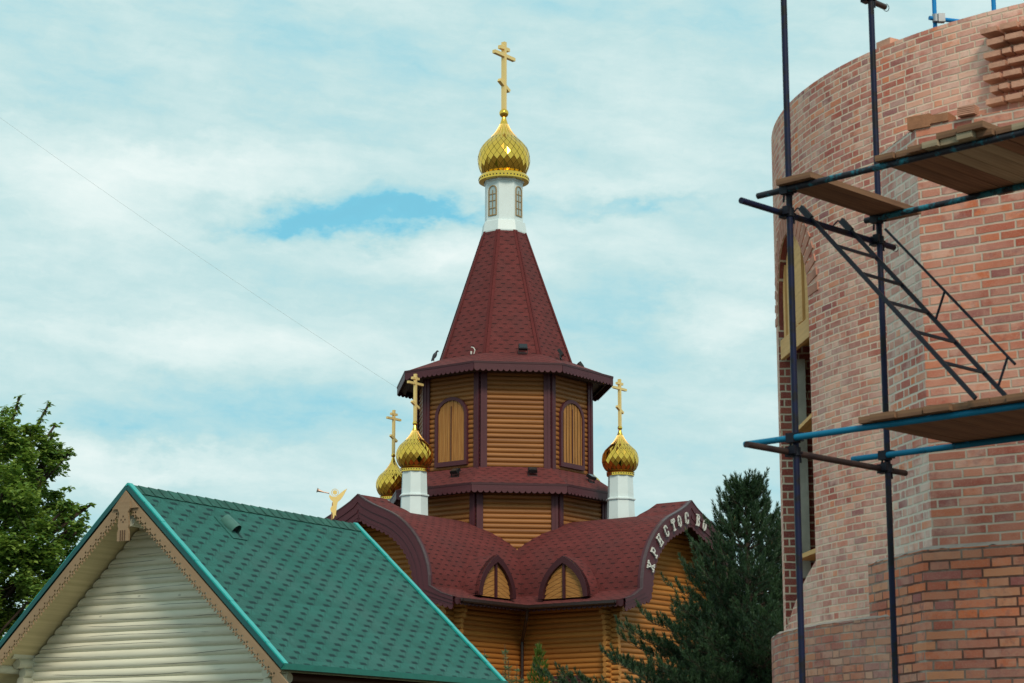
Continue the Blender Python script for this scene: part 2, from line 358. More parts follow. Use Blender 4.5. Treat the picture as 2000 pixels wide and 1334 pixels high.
# lace fascia of the green-roofed house: real cut-outs (transparent holes)
def lace():
    m = M['fascia'].copy(); m.name = 'lace_fascia'; g = NG(m.node_tree); b = g.ns['Principled BSDF']; u, v, _ = g.uv()
    fx = g.m('SUBTRACT', g.m('FRACT', g.m('DIVIDE', u, .16)), .5)
    def hole(cx, cy, r):
        a = g.m('MULTIPLY', g.m('SUBTRACT', fx, cx), .16); c = g.m('SUBTRACT', v, cy)
        return g.m('LESS_THAN', g.m('ADD', g.m('MULTIPLY', a, a), g.m('MULTIPLY', c, c)), r*r)
    hsum = g.m('MAXIMUM', g.m('MAXIMUM', hole(0, .108, .020), hole(-.24, .065, .019)), g.m('MAXIMUM', hole(.24, .065, .019), hole(0, .02, .010)))
    t = g.n('ShaderNodeBsdfTransparent'); mx = g.n('ShaderNodeMixShader'); g.put(mx.inputs[0], hsum)
    g.ls.new(b.outputs[0], mx.inputs[1]); g.ls.new(t.outputs[0], mx.inputs[2]); g.ls.new(mx.outputs[0], g.ns['Material Output'].inputs[0]); return m
M['lace'] = lace()

# ------------------------------------------------------------------ ground
mb = MB(); mb.face([(-3000, -3000, 0), (3000, -3000, 0), (3000, 3000, 0), (-3000, 3000, 0)])
gr = mb.build('ground', M['grass']); struct(gr)

UP = V((0, 0, 1))
# log wall: half-round courses between x_left(z) and x_right(z) on a vertical plane
def logwall(mb, org, t, n, xl, xr, z0, z1, pitch, depth=.055, seg=6):
    org, t, n = V(org), V(t), V(n)
    z = z0; A = rad(72)
    while z < z1-1e-4:
        ph = min(pitch, z1-z); rows = []; uvs = []
        if ph < pitch*.4: break
        for k in range(seg+1):
            a = -A+2*A*k/seg
            zz = z+ph/2+ph/2*math.sin(a)/math.sin(A)
            off = depth*(math.cos(a)-math.cos(A))/(1-math.cos(A))
            l, r = xl(zz), xr(zz)
            if r < l: l = r = (l+r)/2
            vz = z+min(max(zz-z, .002), ph-.002)
            L = [l+(r-l)*q/8 for q in range(9)]
            rows.append([org+t*x+n*off+UP*zz for x in L]); uvs.append([(x, vz) for x in L])
        mb.grid(rows, uvs); z += pitch
# board hanging from an edge with a scalloped lower edge
def scallop(mb, p0, p1, n, h, amp, period, thick, down=None):
    p0, p1, n = V(p0), V(p1), V(n); L = (p1-p0).length; t = (p1-p0)/L; dn = V(down) if down else V((0, 0, -1))
    k = max(1, round(L/period)); per = L/k; S = 6
    top = []; bot = []
    for i in range(k*S+1):
        x = L*i/(k*S); ph = (x/per) % 1
        b = h-amp+amp*math.sin(math.pi*ph)**.6
        top.append(p0+t*x); bot.append(p0+t*x+dn*b)
    for i in range(k*S):
        a, b_, c, d_ = top[i], top[i+1], bot[i+1], bot[i]
        x0 = L*i/(k*S); x1 = L*(i+1)/(k*S)
        o = n*thick
        mb.face([a+o, d_+o, c+o, b_+o], [(x0, 0), (x0, h), (x1, h), (x1, 0)])
        mb.face([a, b_, c, d_], [(x0, 0), (x1, 0), (x1, h), (x0, h)])
        mb.face([d_+o, d_, c, c+o]); mb.face([a, a+o, b_+o, b_])

# ================================================================== CHURCH
AL = rad(37); CX, CY = -.297, 76.0
C0 = V((CX, CY, 0)); va = V((-math.sin(AL), -math.cos(AL), 0)); vb = V((math.cos(AL), -math.sin(AL), 0))
church = thing('wooden_church', (CX, CY, 0), 'wooden Orthodox church of amber logs with red shingled tent tower and gilded onion domes', 'church')
def part(mb, name, mat, parent=church, smooth=None): return mb.build(name, M[mat] if isinstance(mat, str) else mat, parent, smooth)
PH0 = rad(8-22.5)
def ofr(k, R, z=0):   # octagon face k: centre, normal, right tangent, half width
    ps = rad(8+45*k); n = V((math.sin(ps), -math.cos(ps), 0)); t = V((math.cos(ps), math.sin(ps), 0))
    return C0+n*(R*math.cos(math.pi/8))+UP*z, n, t, R*math.sin(math.pi/8)
def ocorner(k, R, z): a = PH0+rad(45*k); return C0+V((R*math.sin(a), -R*math.cos(a), z))

# --- lower body: four arms -------------------------------------------------
ARM, WALLB, HW, ZS, RH = 7.8, 6.6, 3.0, 8.0, 2.75    # roof end, gable wall, half width, spring height, rise
arms = [(va, vb), (vb, va), (-va, vb), (-vb, va)]     # axis, side direction
def prof_z(x): return ZS+RH*math.sqrt(max(0, 1-(x/HW)**2))
def prof_x(z):
    if z <= ZS: return HW
    return HW*math.sqrt(max(0, 1-((z-ZS)/RH)**2))
FL = 4.0; ZF = 7.6
def arm_profile(peak, n=26, flange=True):             # (x, z) from +side to -side
    pts = []
    if flange: pts += [(FL, ZF), (FL-.5, ZF+.15)]
    for i in range(n+1):
        a = math.pi*i/n; x = HW*math.cos(a); z = ZS+RH*math.sin(a)
        if peak and abs(x) < .95:
            q = abs(x)/.95; z = max(z, 11.12-(11.12-prof_z(.95))*q**.8)
        pts.append((x, z))
    if peak:
        pts = [p for p in pts if abs(p[0]) > .02]; pts.append((0, 11.12)); 
        pts.append((.62, None)); pts.append((-.62, None)); pts.append((.3, None)); pts.append((-.3, None))
        pts = [(x, z if z is not None else max(prof_z(x), 11.12-(11.12-prof_z(.95))*(abs(x)/.95)**.8)) for x, z in pts]
        up = sorted([p for p in pts], key=lambda p: -p[0]); 
        base = [p for p in up if p[1] < ZS+.01]; 
        pts = up
    if flange: pts += [(-(FL-.5), ZF+.15), (-FL, ZF)]
    if peak:
        pos = sorted([p for p in pts if p[0] > 0 and p[1] < ZS-.001], key=lambda p: -p[0]); neg = [(-x, z) for x, z in pos[::-1]]
        mid = sorted([p for p in pts if p[1] >= ZS-.001], key=lambda p: -p[0]); pts = pos+mid+neg
    return pts
def sheet(mb, axis, side, prof, b0, b1, nb=8, thick=0):
    acc = 0; us = [0]
    for (x0, z0), (x1, z1) in zip(prof, prof[1:]): acc += math.hypot(x1-x0, z1-z0); us.append(acc)
    half = acc/2
    rows = []; uvs = []
    for j in range(nb+1):
        bb = b0+(b1-b0)*j/nb
        rows.append([C0+axis*bb+side*x+UP*z for x, z in prof])
        uvs.append([(bb+(40 if k*2 > len(prof) else 0), half-abs(u-half)) for k, u in enumerate(us)])
    mb.grid(rows, uvs)
for ai, (ax, sd) in enumerate(arms):
    vis = ai < 2
    # roof: plain barrel, then the pointed front piece
    mb = MB(); pr = arm_profile(False)
    sheet(mb, ax, sd, pr, 0.6 if False else 2.2, ARM-.0, 10)
    part(mb, 'barrel_roof', 'red_roof', smooth=35)
    mb = MB(); top = [(x, z+(.03 if abs(x) < .8 else -.06)) for x, z in arm_profile(True, flange=False) if abs(x) <= 1.2]
    pk = [C0+ax*(ARM-.002)+sd*x+UP*z for x, z in top]; bk = [C0+ax*(ARM-1.35-.25*(1-(z-10.6)/.5))+sd*x+UP*z for x, z in top]
    for i in range(len(top)-1):
        L0 = i*.16
        mb.face([pk[i], pk[i+1], bk[i+1], bk[i]], [(0, L0), (0, L0+.16), (1.4, L0+.16), (1.4, L0)])
    mb.face(bk[:]); part(mb, 'ridge_peak', 'red_roof')
    # gable fascia: stepped band following the roof line, scalloped inside
    pf = arm_profile(True)
    def inner(off):
        out = []
        for i, (x, z) in enumerate(pf):
            x0, z0 = pf[max(0, i-1)]; x1, z1 = pf[min(len(pf)-1, i+1)]
            tx, tz = x1-x0, z1-z0; l = math.hypot(tx, tz); nx, nz = tz/l, -tx/l
            if nx*(0-x)+nz*(8.6-z) < 0 and z > ZS: nx, nz = -nx, -nz
            if z < ZS-.01: nx, nz = (-.10 if x > 0 else .10), -.48
            if abs(z-ZS) < .01: nx, nz = (-.80 if x > 0 else .80), -.50
            out.append((x+nx*off, z+nz*off))
        return out
    mb = MB()
    P = lambda x, z, b_: C0+ax*b_+sd*x+UP*z
    o0, o1, o2, o3 = inner(-.03), inner(.22), inner(.44), inner(.60)
    for A_, B_, yf in ((o0, o1, .07), (o1, o2, .045), (o2, o3, .02)):
        for i in range(len(pf)-1):
            q = [P(*A_[i], ARM+yf), P(*A_[i+1], ARM+yf), P(*B_[i+1], ARM+yf), P(*B_[i], ARM+yf)]
            mb.face(q, [(i*.3, 0), (i*.3+.3, 0), (i*.3+.3, .2), (i*.3, .2)])
            mb.face([P(*B_[i], ARM+yf), P(*B_[i+1], ARM+yf), P(*B_[i+1], ARM-.03), P(*B_[i], ARM-.03)])
            mb.face([P(*A_[i], ARM-.12), P(*A_[i+1], ARM-.12), P(*A_[i+1], ARM+yf), P(*A_[i], ARM+yf)])
            if A_ is o2:
                mb.face([P(*B_[i+1], ARM-.03), P(*B_[i], ARM-.03), P(*o0[i], ARM-.03), P(*o0[i+1], ARM-.03)])
    fas = part(mb, 'gable_fascia', 'maroon')
    # thin flashing line on the outer edge
    mb = MB(); op, oq = inner(-.045), inner(-.015)
    for i in range(len(pf)-1):
        mb.face([P(*op[i], ARM+.085), P(*op[i+1], ARM+.085), P(*oq[i+1], ARM+.085), P(*oq[i], ARM+.085)])
        mb.face([P(*op[i], ARM-.02), P(*op[i+1], ARM-.02), P(*op[i+1], ARM+.085), P(*op[i], ARM+.085)])
    part(mb, 'fascia_flashing', plain('dull_flashing', (.11, .07, .075), .4, .3) if ai == 0 else bpy.data.materials['dull_flashing'], fas)
    mb = MB()                                           # scalloped trim
    pts = []
    for (x0, z0), (x1, z1) in zip(o3, o3[1:]):
        k = max(1, round(math.hypot(x1-x0, z1-z0)/.035))
        pts += [(x0+(x1-x0)*j/k, z0+(z1-z0)*j/k) for j in range(k)]
    pts.append(o3[-1]); acc = 0; prev = None; line = []
    for i, (x, z) in enumerate(pts):
        if prev: acc += math.hypot(x-prev[0], z-prev[1])
        prev = (x, z); x0, z0 = pts[max(0, i-2)]; x1, z1 = pts[min(len(pts)-1, i+2)]
        tx, tz = x1-x0, z1-z0; l = math.hypot(tx, tz) or 1
        nx, nz = tz/l, -tx/l
        if nx*(0-x)+nz*(8.3-z) < 0 and z > ZS-.5 and abs(x) < 2.9: nx, nz = -nx, -nz
        if abs(x) >= 2.9: nx, nz = 0, -1
        dd = .03+.085*abs(math.sin(math.pi*acc/.21))**.6
        line.append(((x-nx*.06, z-nz*.06), (x+nx*dd, z+nz*dd)))
    for (a0, b0), (a1, b1) in zip(line, line[1:]):
        mb.face([P(*a0, ARM+.012), P(*a1, ARM+.012), P(*b1, ARM+.012), P(*b0, ARM+.012)]); mb.face([P(*b0, ARM-.02), P(*b1, ARM-.02), P(*b1, ARM+.012), P(*b0, ARM+.012)])
    part(mb, 'scalloped_trim', 'maroon', fas)
    # soffit lining under the overhang
    mb = MB(); ins = [(x*.955, z-.10) for x, z in arm_profile(False, flange=False)]
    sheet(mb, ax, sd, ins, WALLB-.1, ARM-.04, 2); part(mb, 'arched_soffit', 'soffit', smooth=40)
    # gable log wall
    mb = MB()
    logwall(mb, C0+ax*WALLB, sd, ax, lambda z: -min(3.0, prof_x(z+.0)*.985), lambda z: min(3.0, prof_x(z)*.985), 0, ZS+RH-.05, PL)
    part(mb, 'gable_wall', 'log_low', smooth=50)
    for s in (1, -1):
        mb = MB(); n_ = sd*s
        f = lambda z: 3.0
        logwall(mb, C0+n_*3.0, ax, n_, lambda z: 3.0, lambda z: WALLB, 0, ZF-.05, PL)
        part(mb, 'side_wall', 'log_low', smooth=50)
        mb = MB(); z = PL/2
        while z < 7.75:
            ln = .34+random.uniform(-.03, .03)
            if z > 6.9: ln += (z-6.9)*.35
            mb.tube(C0+n_*2.9+ax*(WALLB-.02)+UP*z, C0+n_*(3.0+ln)+ax*(WALLB-.02)+UP*z, PL*.5, 12)
            mb.tube(C0+n_*2.98+ax*(WALLB-.1)+UP*(z+PL/2), C0+n_*2.98+ax*(WALLB+ln)+UP*(z+PL/2), PL*.5, 12)
            z += PL
        part(mb, 'corner_log_ends', 'log_end', smooth=50)
        # flange edge: fascia board + underside
        mb = MB(); e0 = C0+n_*FL+ax*FL+UP*ZF; e1 = C0+n_*FL+ax*ARM+UP*ZF
        if vis or True:
            scallop(mb, e0-UP*.01, e1-UP*.01, n_, .22, .07, .2, .03)
            mb.face([e0-UP*.03, e1-UP*.03, C0+n_*3.0+ax*ARM+UP*(ZF-.03), C0+n_*3.0+ax*3.0+UP*(ZF-.03)], [(0, 0), (4, 0), (4, 1), (0, 1)])
            part(mb, 'eave_board', 'maroon_dark')
            gm = MB(); sec = [(.0, 0), (.0, -.09), (.035, -.13), (.1, -.13), (.14, -.09), (.14, 0), (.125, 0), (.1, -.1), (.04, -.1), (.02, 0)]
            q0 = C0+ax*(FL+.14)+n_*(FL+.02)+UP*(ZF-.02); q1 = C0+ax*(ARM-.25)+n_*(FL+.02)+UP*(ZF-.02)
            ng = len(sec)
            for i in range(ng):
                (x0, z0), (x1, z1) = sec[i], sec[(i+1) % ng]
                gm.face([q0+n_*x0+UP*z0, q1+n_*x0+UP*z0, q1+n_*x1+UP*z1, q0+n_*x1+UP*z1])
            gu = part(gm, 'gutter', 'gutter')
# downpipe in the inner corner
cd = (va+vb).normalized()
mb = MB(); pc = C0+(va+vb)*3.22
mb.tube(C0+(va+vb)*4.08+UP*(ZF-.1), C0+(va+vb)*3.9+UP*(ZF-.45), .055, 10); mb.tube(C0+(va+vb)*3.9+UP*(ZF-.45), pc+UP*(ZF-1.1), .055, 10); mb.tube(pc+UP*(ZF-1.1), pc, .055, 10)
part(mb, 'downpipe', 'gutter', smooth=50)

# lettering on the right-hand gable: raised strokes
GL = {'Х': [[(0,0),(1,1)],[(0,1),(1,0)],[(-.15,0),(.3,0)],[(.7,0),(1.15,0)],[(-.15,1),(.3,1)],[(.7,1),(1.15,1)]],
      'Р': [[(.2,0),(.2,1)],[(.2,1),(.8,1),(.95,.78),(.8,.52),(.2,.5)],[(0,0),(.5,0)],[(0,1),(.3,1)]],
      'И': [[(.12,0),(.12,1)],[(.88,0),(.88,1)],[(.12,.25),(.88,.75)],[(-.05,0),(.3,0)],[(.7,0),(1.05,0)],[(-.05,1),(.3,1)],[(.7,1),(1.05,1)]],
      'С': [[(.95,.72),(.85,.95),(.5,1),(.15,.9),(.08,.5),(.15,.1),(.5,0),(.85,.08),(.95,.3)]],
      'Т': [[(.5,0),(.5,1)],[(0,.8),(0,1),(1,1),(1,.8)],[(.25,0),(.75,0)],[(.3,.72),(.7,.72)]],
      'О': [[(.5,0),(.15,.15),(.08,.5),(.15,.85),(.5,1),(.85,.85),(.92,.5),(.85,.15),(.5,0)]],
      'В': [[(.2,0),(.2,1)],[(0,1),(.7,1),(.88,.8),(.7,.54),(.2,.52)],[(.7,.54),(.95,.28),(.75,0),(0,0)]]}
fasB = [o for o in church.children if o.name.startswith('gable_fascia')][1]
for ch, phi in zip('ХРИСТОСВО', (17.6, 29.4, 41.5, 53.1, 64.1, 72.6, 82.3, 97.3, 106.3)):
    ph = rad(phi); cx, cz = HW*.895*math.cos(ph), ZS+RH*.895*math.sin(ph)
    if abs(cx) < 1: cz += .12*(1-abs(cx))
    nr = V((math.cos(ph)/HW, math.sin(ph)/RH)).normalized(); rt = V((-nr.y, nr.x))     # outward, and reading direction
    w_, h_ = .18, .35; mb = MB()
    for st in GL[ch]:
        for (x0, y0), (x1, y1) in zip(st, st[1:]):
            def W(x, y): q = V((cx, cz))+rt*((x-.5)*w_)+nr*((y-.5)*h_); return C0+vb*(ARM+.085)+va*q.x+UP*q.y
            p, q = W(x0, y0), W(x1, y1); dirv = (q-p).normalized(); sdv = dirv.cross(vb).normalized()
            mb.box((p+q)/2+vb*.012, dirv*((q-p).length/2+.022), sdv*.023, vb*.018)
    part(mb, 'letter', 'letter', fasB)

# dormers
def dormer(ax, sd, pos):
    c = C0+ax*pos+sd*3.55; t = -ax
    def arch(wd, ht, n=10):
        L = []
        for i in range(n+1):
            q = i/n; L.append((wd*(1-q**2.1)**.85 if q < 1 else 0, ht*q))
        return L
    def out(wd, ht): a = arch(wd, ht); return a+[(-x, z) for x, z in a[::-1][1:]]
    zb = 7.80; Q = lambda x, z, d: c+t*x+UP*(zb+z)+sd*d
    O = out(.98, 1.36); I = out(.80, 1.13)
    mb = MB()
    for i in range(len(O)-1):
        mb.face([Q(*O[i], .12), Q(*O[i+1], .12), Q(*O[i+1], -1.9), Q(*O[i], -1.9)], [(0, i*.17), (0, i*.17+.17), (2, i*.17+.17), (2, i*.17)])
    ro = part(mb, 'dormer', 'red_roof')
    mb = MB()
    for i in range(len(O)-1):
        mb.face([Q(*O[i], .14), Q(*O[i+1], .14), Q(*I[i+1], .14), Q(*I[i], .14)]); mb.face([Q(*I[i], .14), Q(*I[i+1], .14), Q(*I[i+1], .0), Q(*I[i], .0)])
        mb.face([Q(*O[i], .14), Q(*O[i+1], .14), Q(*O[i+1], -.05), Q(*O[i], -.05)])
    mb.box(Q(0, .55, .05), t*.045, UP*.57, sd*.035); part(mb, 'dormer_frame', 'maroon_dark', ro)
    mb = MB(); I2 = I
    k = len(I2)//2
    # sloping boards: chevron of separate planks
    for s in (1, -1):
        for j in range(11):
            z0, z1 = -.35+j*.155, -.35+(j+1)*.155-.012
            poly = []
            for xx, zz in ((.04, z0+.30), (.82, z0), (.82, z1), (.04, z1+.30)): poly.append([xx, zz])
            def clip(poly):
                res = []
                for x, z in poly: res.append((x, z))
                return res
            # clip against the arch by sampling columns
            cols = []
            for q in range(9):
                x = .04+.78*q/8; lo = z0+.30*(1-q/8); hi = z1+.30*(1-q/8)
                za = 1.13*(max(0, 1-(x/.80)**(1/.85)))**(1/2.1)
                lo, hi = max(lo, 0), min(hi, za)
                cols.append((x, lo, hi))
            for (x0, l0, h0), (x1, l1, h1) in zip(cols, cols[1:]):
                if h0 > l0+.005 or h1 > l1+.005:
                    h0, h1 = max(h0, l0), max(h1, l1)
                    mb.face([Q(s*x0, l0, .02), Q(s*x1, l1, .02), Q(s*x1, h1, .02), Q(s*x0, h0, .02)], [(x0+j*2, l0), (x1+j*2, l1), (x1+j*2, h1), (x0+j*2, h0)])
    part(mb, 'dormer_boards', 'board', ro)
    mb = MB(); J = [(x*.98, z) for x, z in I]; mb.face([Q(x, z, 0) for x, z in J]); part(mb, 'dormer_backing', 'black', ro)
dormer(va, vb, 5.15); dormer(vb, va, 5.2)

# church window on the right arm's side wall
mb = MB(); wc = C0+va*3.09+vb*5.0
for s in (1, -1): mb.box(wc+vb*s*.48+UP*4.2, vb*.09, UP*.85, va*.05)
mb.box(wc+UP*5.12, vb*.68, UP*.09, va*.06); mb.box(wc+UP*5.27, vb*.60, UP*.06, va*.08); mb.box(wc+UP*3.32, vb*.62, UP*.06, va*.07)
wi = part(mb, 'window', 'maroon'); mb = MB(); mb.box(wc-va*.02+UP*4.2, vb*.42, UP*.84, va*.02); part(mb, 'window_pane', 'glass', wi)
mb = MB(); mb.box(wc+va*.01+UP*4.2, vb*.02, UP*.84, va*.02); mb.box(wc+va*.012+UP*4.5, vb*.42, UP*.02, va*.018); part(mb, 'window_bars', 'maroon', wi)

# --- tower tiers -------------------------------------------------------------
def tier(R, z0, z1, skip_win):
    for k in range(8):
        c, n, t, h = ofr(k, R-.04)
        mb = MB(); logwall(mb, c, t, n, lambda z: -h, lambda z: h, z0, z1, PL); part(mb, 'log_panel', 'log', smooth=50)
    for k in range(8):
        mb = MB(); a = PH0+rad(45*k); p = ocorner(k, R, 0)
        for kk, sgn in ((k-1, 1), (k, -1)):
            c, n, t, h = ofr(kk, R)
            wv = t*sgn*-1
            q = p+wv*.115; mb.box(q+n*.055+UP*((z0+z1)/2), wv*.115, n*.022, UP*((z1-z0)/2)); 
            mb.box(q+n*.085+wv*-.06+UP*((z0+z1)/2), wv*.045, n*.012, UP*((z1-z0)/2))
        part(mb, 'corner_board', 'maroon')
tier(3.66, 9.2, 11.75, None)
tier(3.18, 12.2, 15.9, None)
# arched shutters in the upper tier (alternate faces)
for k in (-1, 1, 3, 5):
    c, n, t, h = ofr(k, 3.2)
    def arch(w_, zb, zs, rise, n_=14): return [(w_, zb), (w_, zs)]+[(w_*math.cos(math.pi*i/n_), zs+rise*math.sin(math.pi*i/n_)) for i in range(1, n_)]+[(-w_, zs), (-w_, zb)]
    O = arch(.71, 12.66, 14.42, .66); I = arch(.59, 12.82, 14.42, .54)
    Q = lambda x, z, d_: c+t*x+UP*z+n*d_
    mb = MB(); m_ = len(O)
    for i in range(m_):
        j = (i+1) % m_
        mb.face([Q(*O[i], .085), Q(*O[j], .085), Q(*I[j], .085), Q(*I[i], .085)][::1]); mb.face([Q(*O[i], .085), Q(*O[j], .085), Q(*O[j], -.05), Q(*O[i], -.05)]); mb.face([Q(*I[i], .085), Q(*I[j], .085), Q(*I[j], .0), Q(*I[i], .0)])
    fr = part(mb, 'arched_window', 'maroon')
    mb = MB(); NB = 14
    for s in range(NB):
        x0 = -.59+1.18*s/NB+.006; x1 = -.59+1.18*(s+1)/NB-.006; xm = (x0+x1)/2
        zt = lambda x: 14.42+.54*math.sqrt(max(0, 1-(x/.59)**2))
        dd = .035+(.012 if s % 2 else 0)
        poly = [Q(x0, 12.83, dd), Q(x1, 12.83, dd), Q(x1, zt(x1), dd), Q(x0, zt(x0), dd)]
        mb.face(poly, [(12.8+s*3, x0), (12.8+s*3, x1), (14.9+s*3, x1), (14.9+s*3, x0)])
        mb.face([Q(x1, 12.83, dd), Q(x1, 12.83, 0), Q(x1, zt(x1), 0), Q(x1, zt(x1), dd)])
    part(mb, 'shutter', 'board', fr)
    mb = MB(); mb.face([Q(x, z, .01) for x, z in I]); part(mb, 'shutter_backing', 'black', fr)
    mb = MB(); mb.box(Q(0, 13.8, .06), t*.012, UP*.95, n*.014); part(mb, 'shutter_seam', 'maroon_dark', fr)

def eave(name, R0, z0, R1, z1, drop, fas_h):
    mb = MB(); mb.lathe(C0, [(R1, z1), (R0, z0)], 8, PH0, flat=True); part(mb, name, 'red_roof')
    mb = MB(); mb.lathe(C0, [(R0-.9 if False else max(R1-.3, .5), z1-drop-.3), (R1-.05, z1-.10)], 8, PH0, flat=True)
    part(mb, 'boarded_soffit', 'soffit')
    mb = MB(); mb.lathe(C0, [(R1, z1-.05), (R1+.03, z1-.05), (R1+.03, z1+.02), (R1-.02, z1+.03)], 8, PH0, flat=True)
    part(mb, 'drip_edge', 'maroon_dark')
    mb = MB()
    for k in range(8):
        p0, p1 = ocorner(k, R1-.01, z1-.02), ocorner(k+1, R1-.01, z1-.02); n = ofr(k, R1)[1]
        scallop(mb, p0, p1, n, fas_h, .075, .21, .025)
    part(mb, 'scalloped_fascia', 'maroon')
eave('skirt_roof', 3.2, 12.55, 4.28, 11.83, .0, .30)
eave('eave_roof', 2.35, 16.72, 4.0, 16.06, .0, .30)
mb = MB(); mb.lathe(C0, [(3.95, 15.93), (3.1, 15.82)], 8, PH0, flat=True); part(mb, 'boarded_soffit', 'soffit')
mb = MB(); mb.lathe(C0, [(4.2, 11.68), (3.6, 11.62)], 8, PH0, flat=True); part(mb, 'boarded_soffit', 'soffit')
# tent
mb = MB(); mb.lathe(C0, [(2.53, 16.55), (.82, 21.6)], 8, PH0, flat=True); tent = part(mb, 'tent_roof', 'red_roof')
mb = MB()
for k in range(8):
    p0, p1 = ocorner(k, 2.53, 16.6), ocorner(k, .83, 21.55); a = PH0+rad(45*k); o = V((math.sin(a), -math.cos(a), 0)); t = V((math.cos(a), math.sin(a), 0))
    for s, kk in ((1, k), (-1, k-1)):
        n_, tt = ofr(kk, 1)[1], ofr(kk, 1)[2]
        wv = tt*s*.11
        nz = (n_*.945+UP*.33).normalized()*.022
        q = [p0+nz, p0+wv+nz, p1+wv*.8+nz, p1+nz]; 
        mb.face(q if s > 0 else q[::-1], [(0, 0), (.11, 0), (.11, 5.3), (0, 5.3)])
part(mb, 'hip_strip', shingle('red_hip', (.12, .020, .020), (.06, .012, .012), w=3, h=.3, dash=.9, dh=.06, hexl=.1), tent)

# --- drum and dome -----------------------------------------------------------
def onion(c, prof, n, tiles_from):
    # prof: list of (r, z); smooth lower band and neck, diamond scales in between
    def at(q):
        q = max(0, min(len(prof)-1.0001, q)); i = int(q); f_ = q-i
        return prof[i][0]*(1-f_)+prof[i+1][0]*f_, prof[i][1]*(1-f_)+prof[i+1][1]*f_
    return at
ON = [(.72,0),(.84,.14),(.93,.31),(.985,.50),(1.0,.68),(.985,.88),(.93,1.08),(.82,1.28),(.66,1.46),(.50,1.62),(.36,1.78),(.25,1.96),(.165,2.15),(.10,2.36),(.065,2.52)]
def dome(c, R, zs, n, rows, name, parent):
    c = V(c); S = [(r*R, z*zs) for r, z in ON]
    mb = MB(); mb.lathe(c, [(r*.975, z) for r, z in S], n*2)
    for (r, z) in ():
        pass
    dm = part(mb, name, 'seam', parent, smooth=60); sub = dm if parent is church else parent
    # neck with standing seams
    # scales
    def at(q):
        q *= len(S)-1; i = min(int(q), len(S)-2); f_ = q-i
        return S[i][0]*(1-f_)+S[i+1][0]*f_, S[i][1]*(1-f_)+S[i+1][1]*f_
    q1 = .66; mb = MB(); rnd = random.Random(3)
    pt = lambda q, k, o: c+V(((at(q)[0]+o)*math.sin(2*math.pi*k/n), -(at(q)[0]+o)*math.cos(2*math.pi*k/n), at(q)[1]))
    for j in range(1, rows):
        qa, qb, qc = [q1*x/rows for x in (j-1, j, j+1)]
        for i in range(n):
            k = i+.5*(j % 2)
            o = .010*R+rnd.uniform(-.007, .007)*R
            ea = (qc-qa)*.035
            lo, hi = pt(qa+ea, k, o), pt(qc-ea, k, .004*R); l, r_ = pt(qb, k-.465, .007*R+rnd.uniform(-.008, .008)*R), pt(qb, k+.465, .007*R+rnd.uniform(-.008, .008)*R)
            mb.face([lo, r_, hi, l])
    part(mb, 'gilded_scales', 'gold', sub)
    mb = MB(); m_ = 20
    for i in range(m_):
        a = 2*math.pi*i/m_
        ps = [c+V(((at(q)[0]+.006*R)*math.sin(a), -(at(q)[0]+.006*R)*math.cos(a), at(q)[1])) for q in (.64, .70, .76, .82, .86)]
        mb.path(ps, .010*R, 4)
    part(mb, 'seam_ribs', 'goldflat', sub)
    mb = MB(); mb.lathe(c, [(at(q)[0]+.004*R, at(q)[1]) for q in [.62+.38*i/12 for i in range(13)]], 24); part(mb, 'gilded_neck', 'gold', sub, smooth=60)
    return dm, c.z+S[-1][1]
def cross(base, h, parent, sc_=1.0, rot=0):
    mb = MB(); t = va*1.0; n = vb
    th = h*.024; dp = h*.030
    B = lambda x, z: V(base)+t*x+UP*z
    mb.box(B(0, h*.5), t*th, n*dp, UP*h*.5)
    mb.box(B(0, h*.80), t*h*.235, n*dp*.92, UP*th)
    mb.box(B(0, h*.905), t*h*.105, n*dp*.92, UP*th)
    dv = (t*.8+UP*.42).normalized(); mb.box(B(0, h*.355), dv*h*.125, n*dp*.92, dv.cross(n).normalized()*th)
    return part(mb, 'three_barred_cross', 'goldflat', parent)
def ring_dots(mb, c, R, n, r):
    for i in range(n):
        a = 2*math.pi*i/n; mb.tube(V(c)+V(((R-.01)*math.sin(a), -(R-.01)*math.cos(a), 0)), V(c)+V(((R+.008)*math.sin(a), -(R+.008)*math.cos(a), 0)), r, 6)
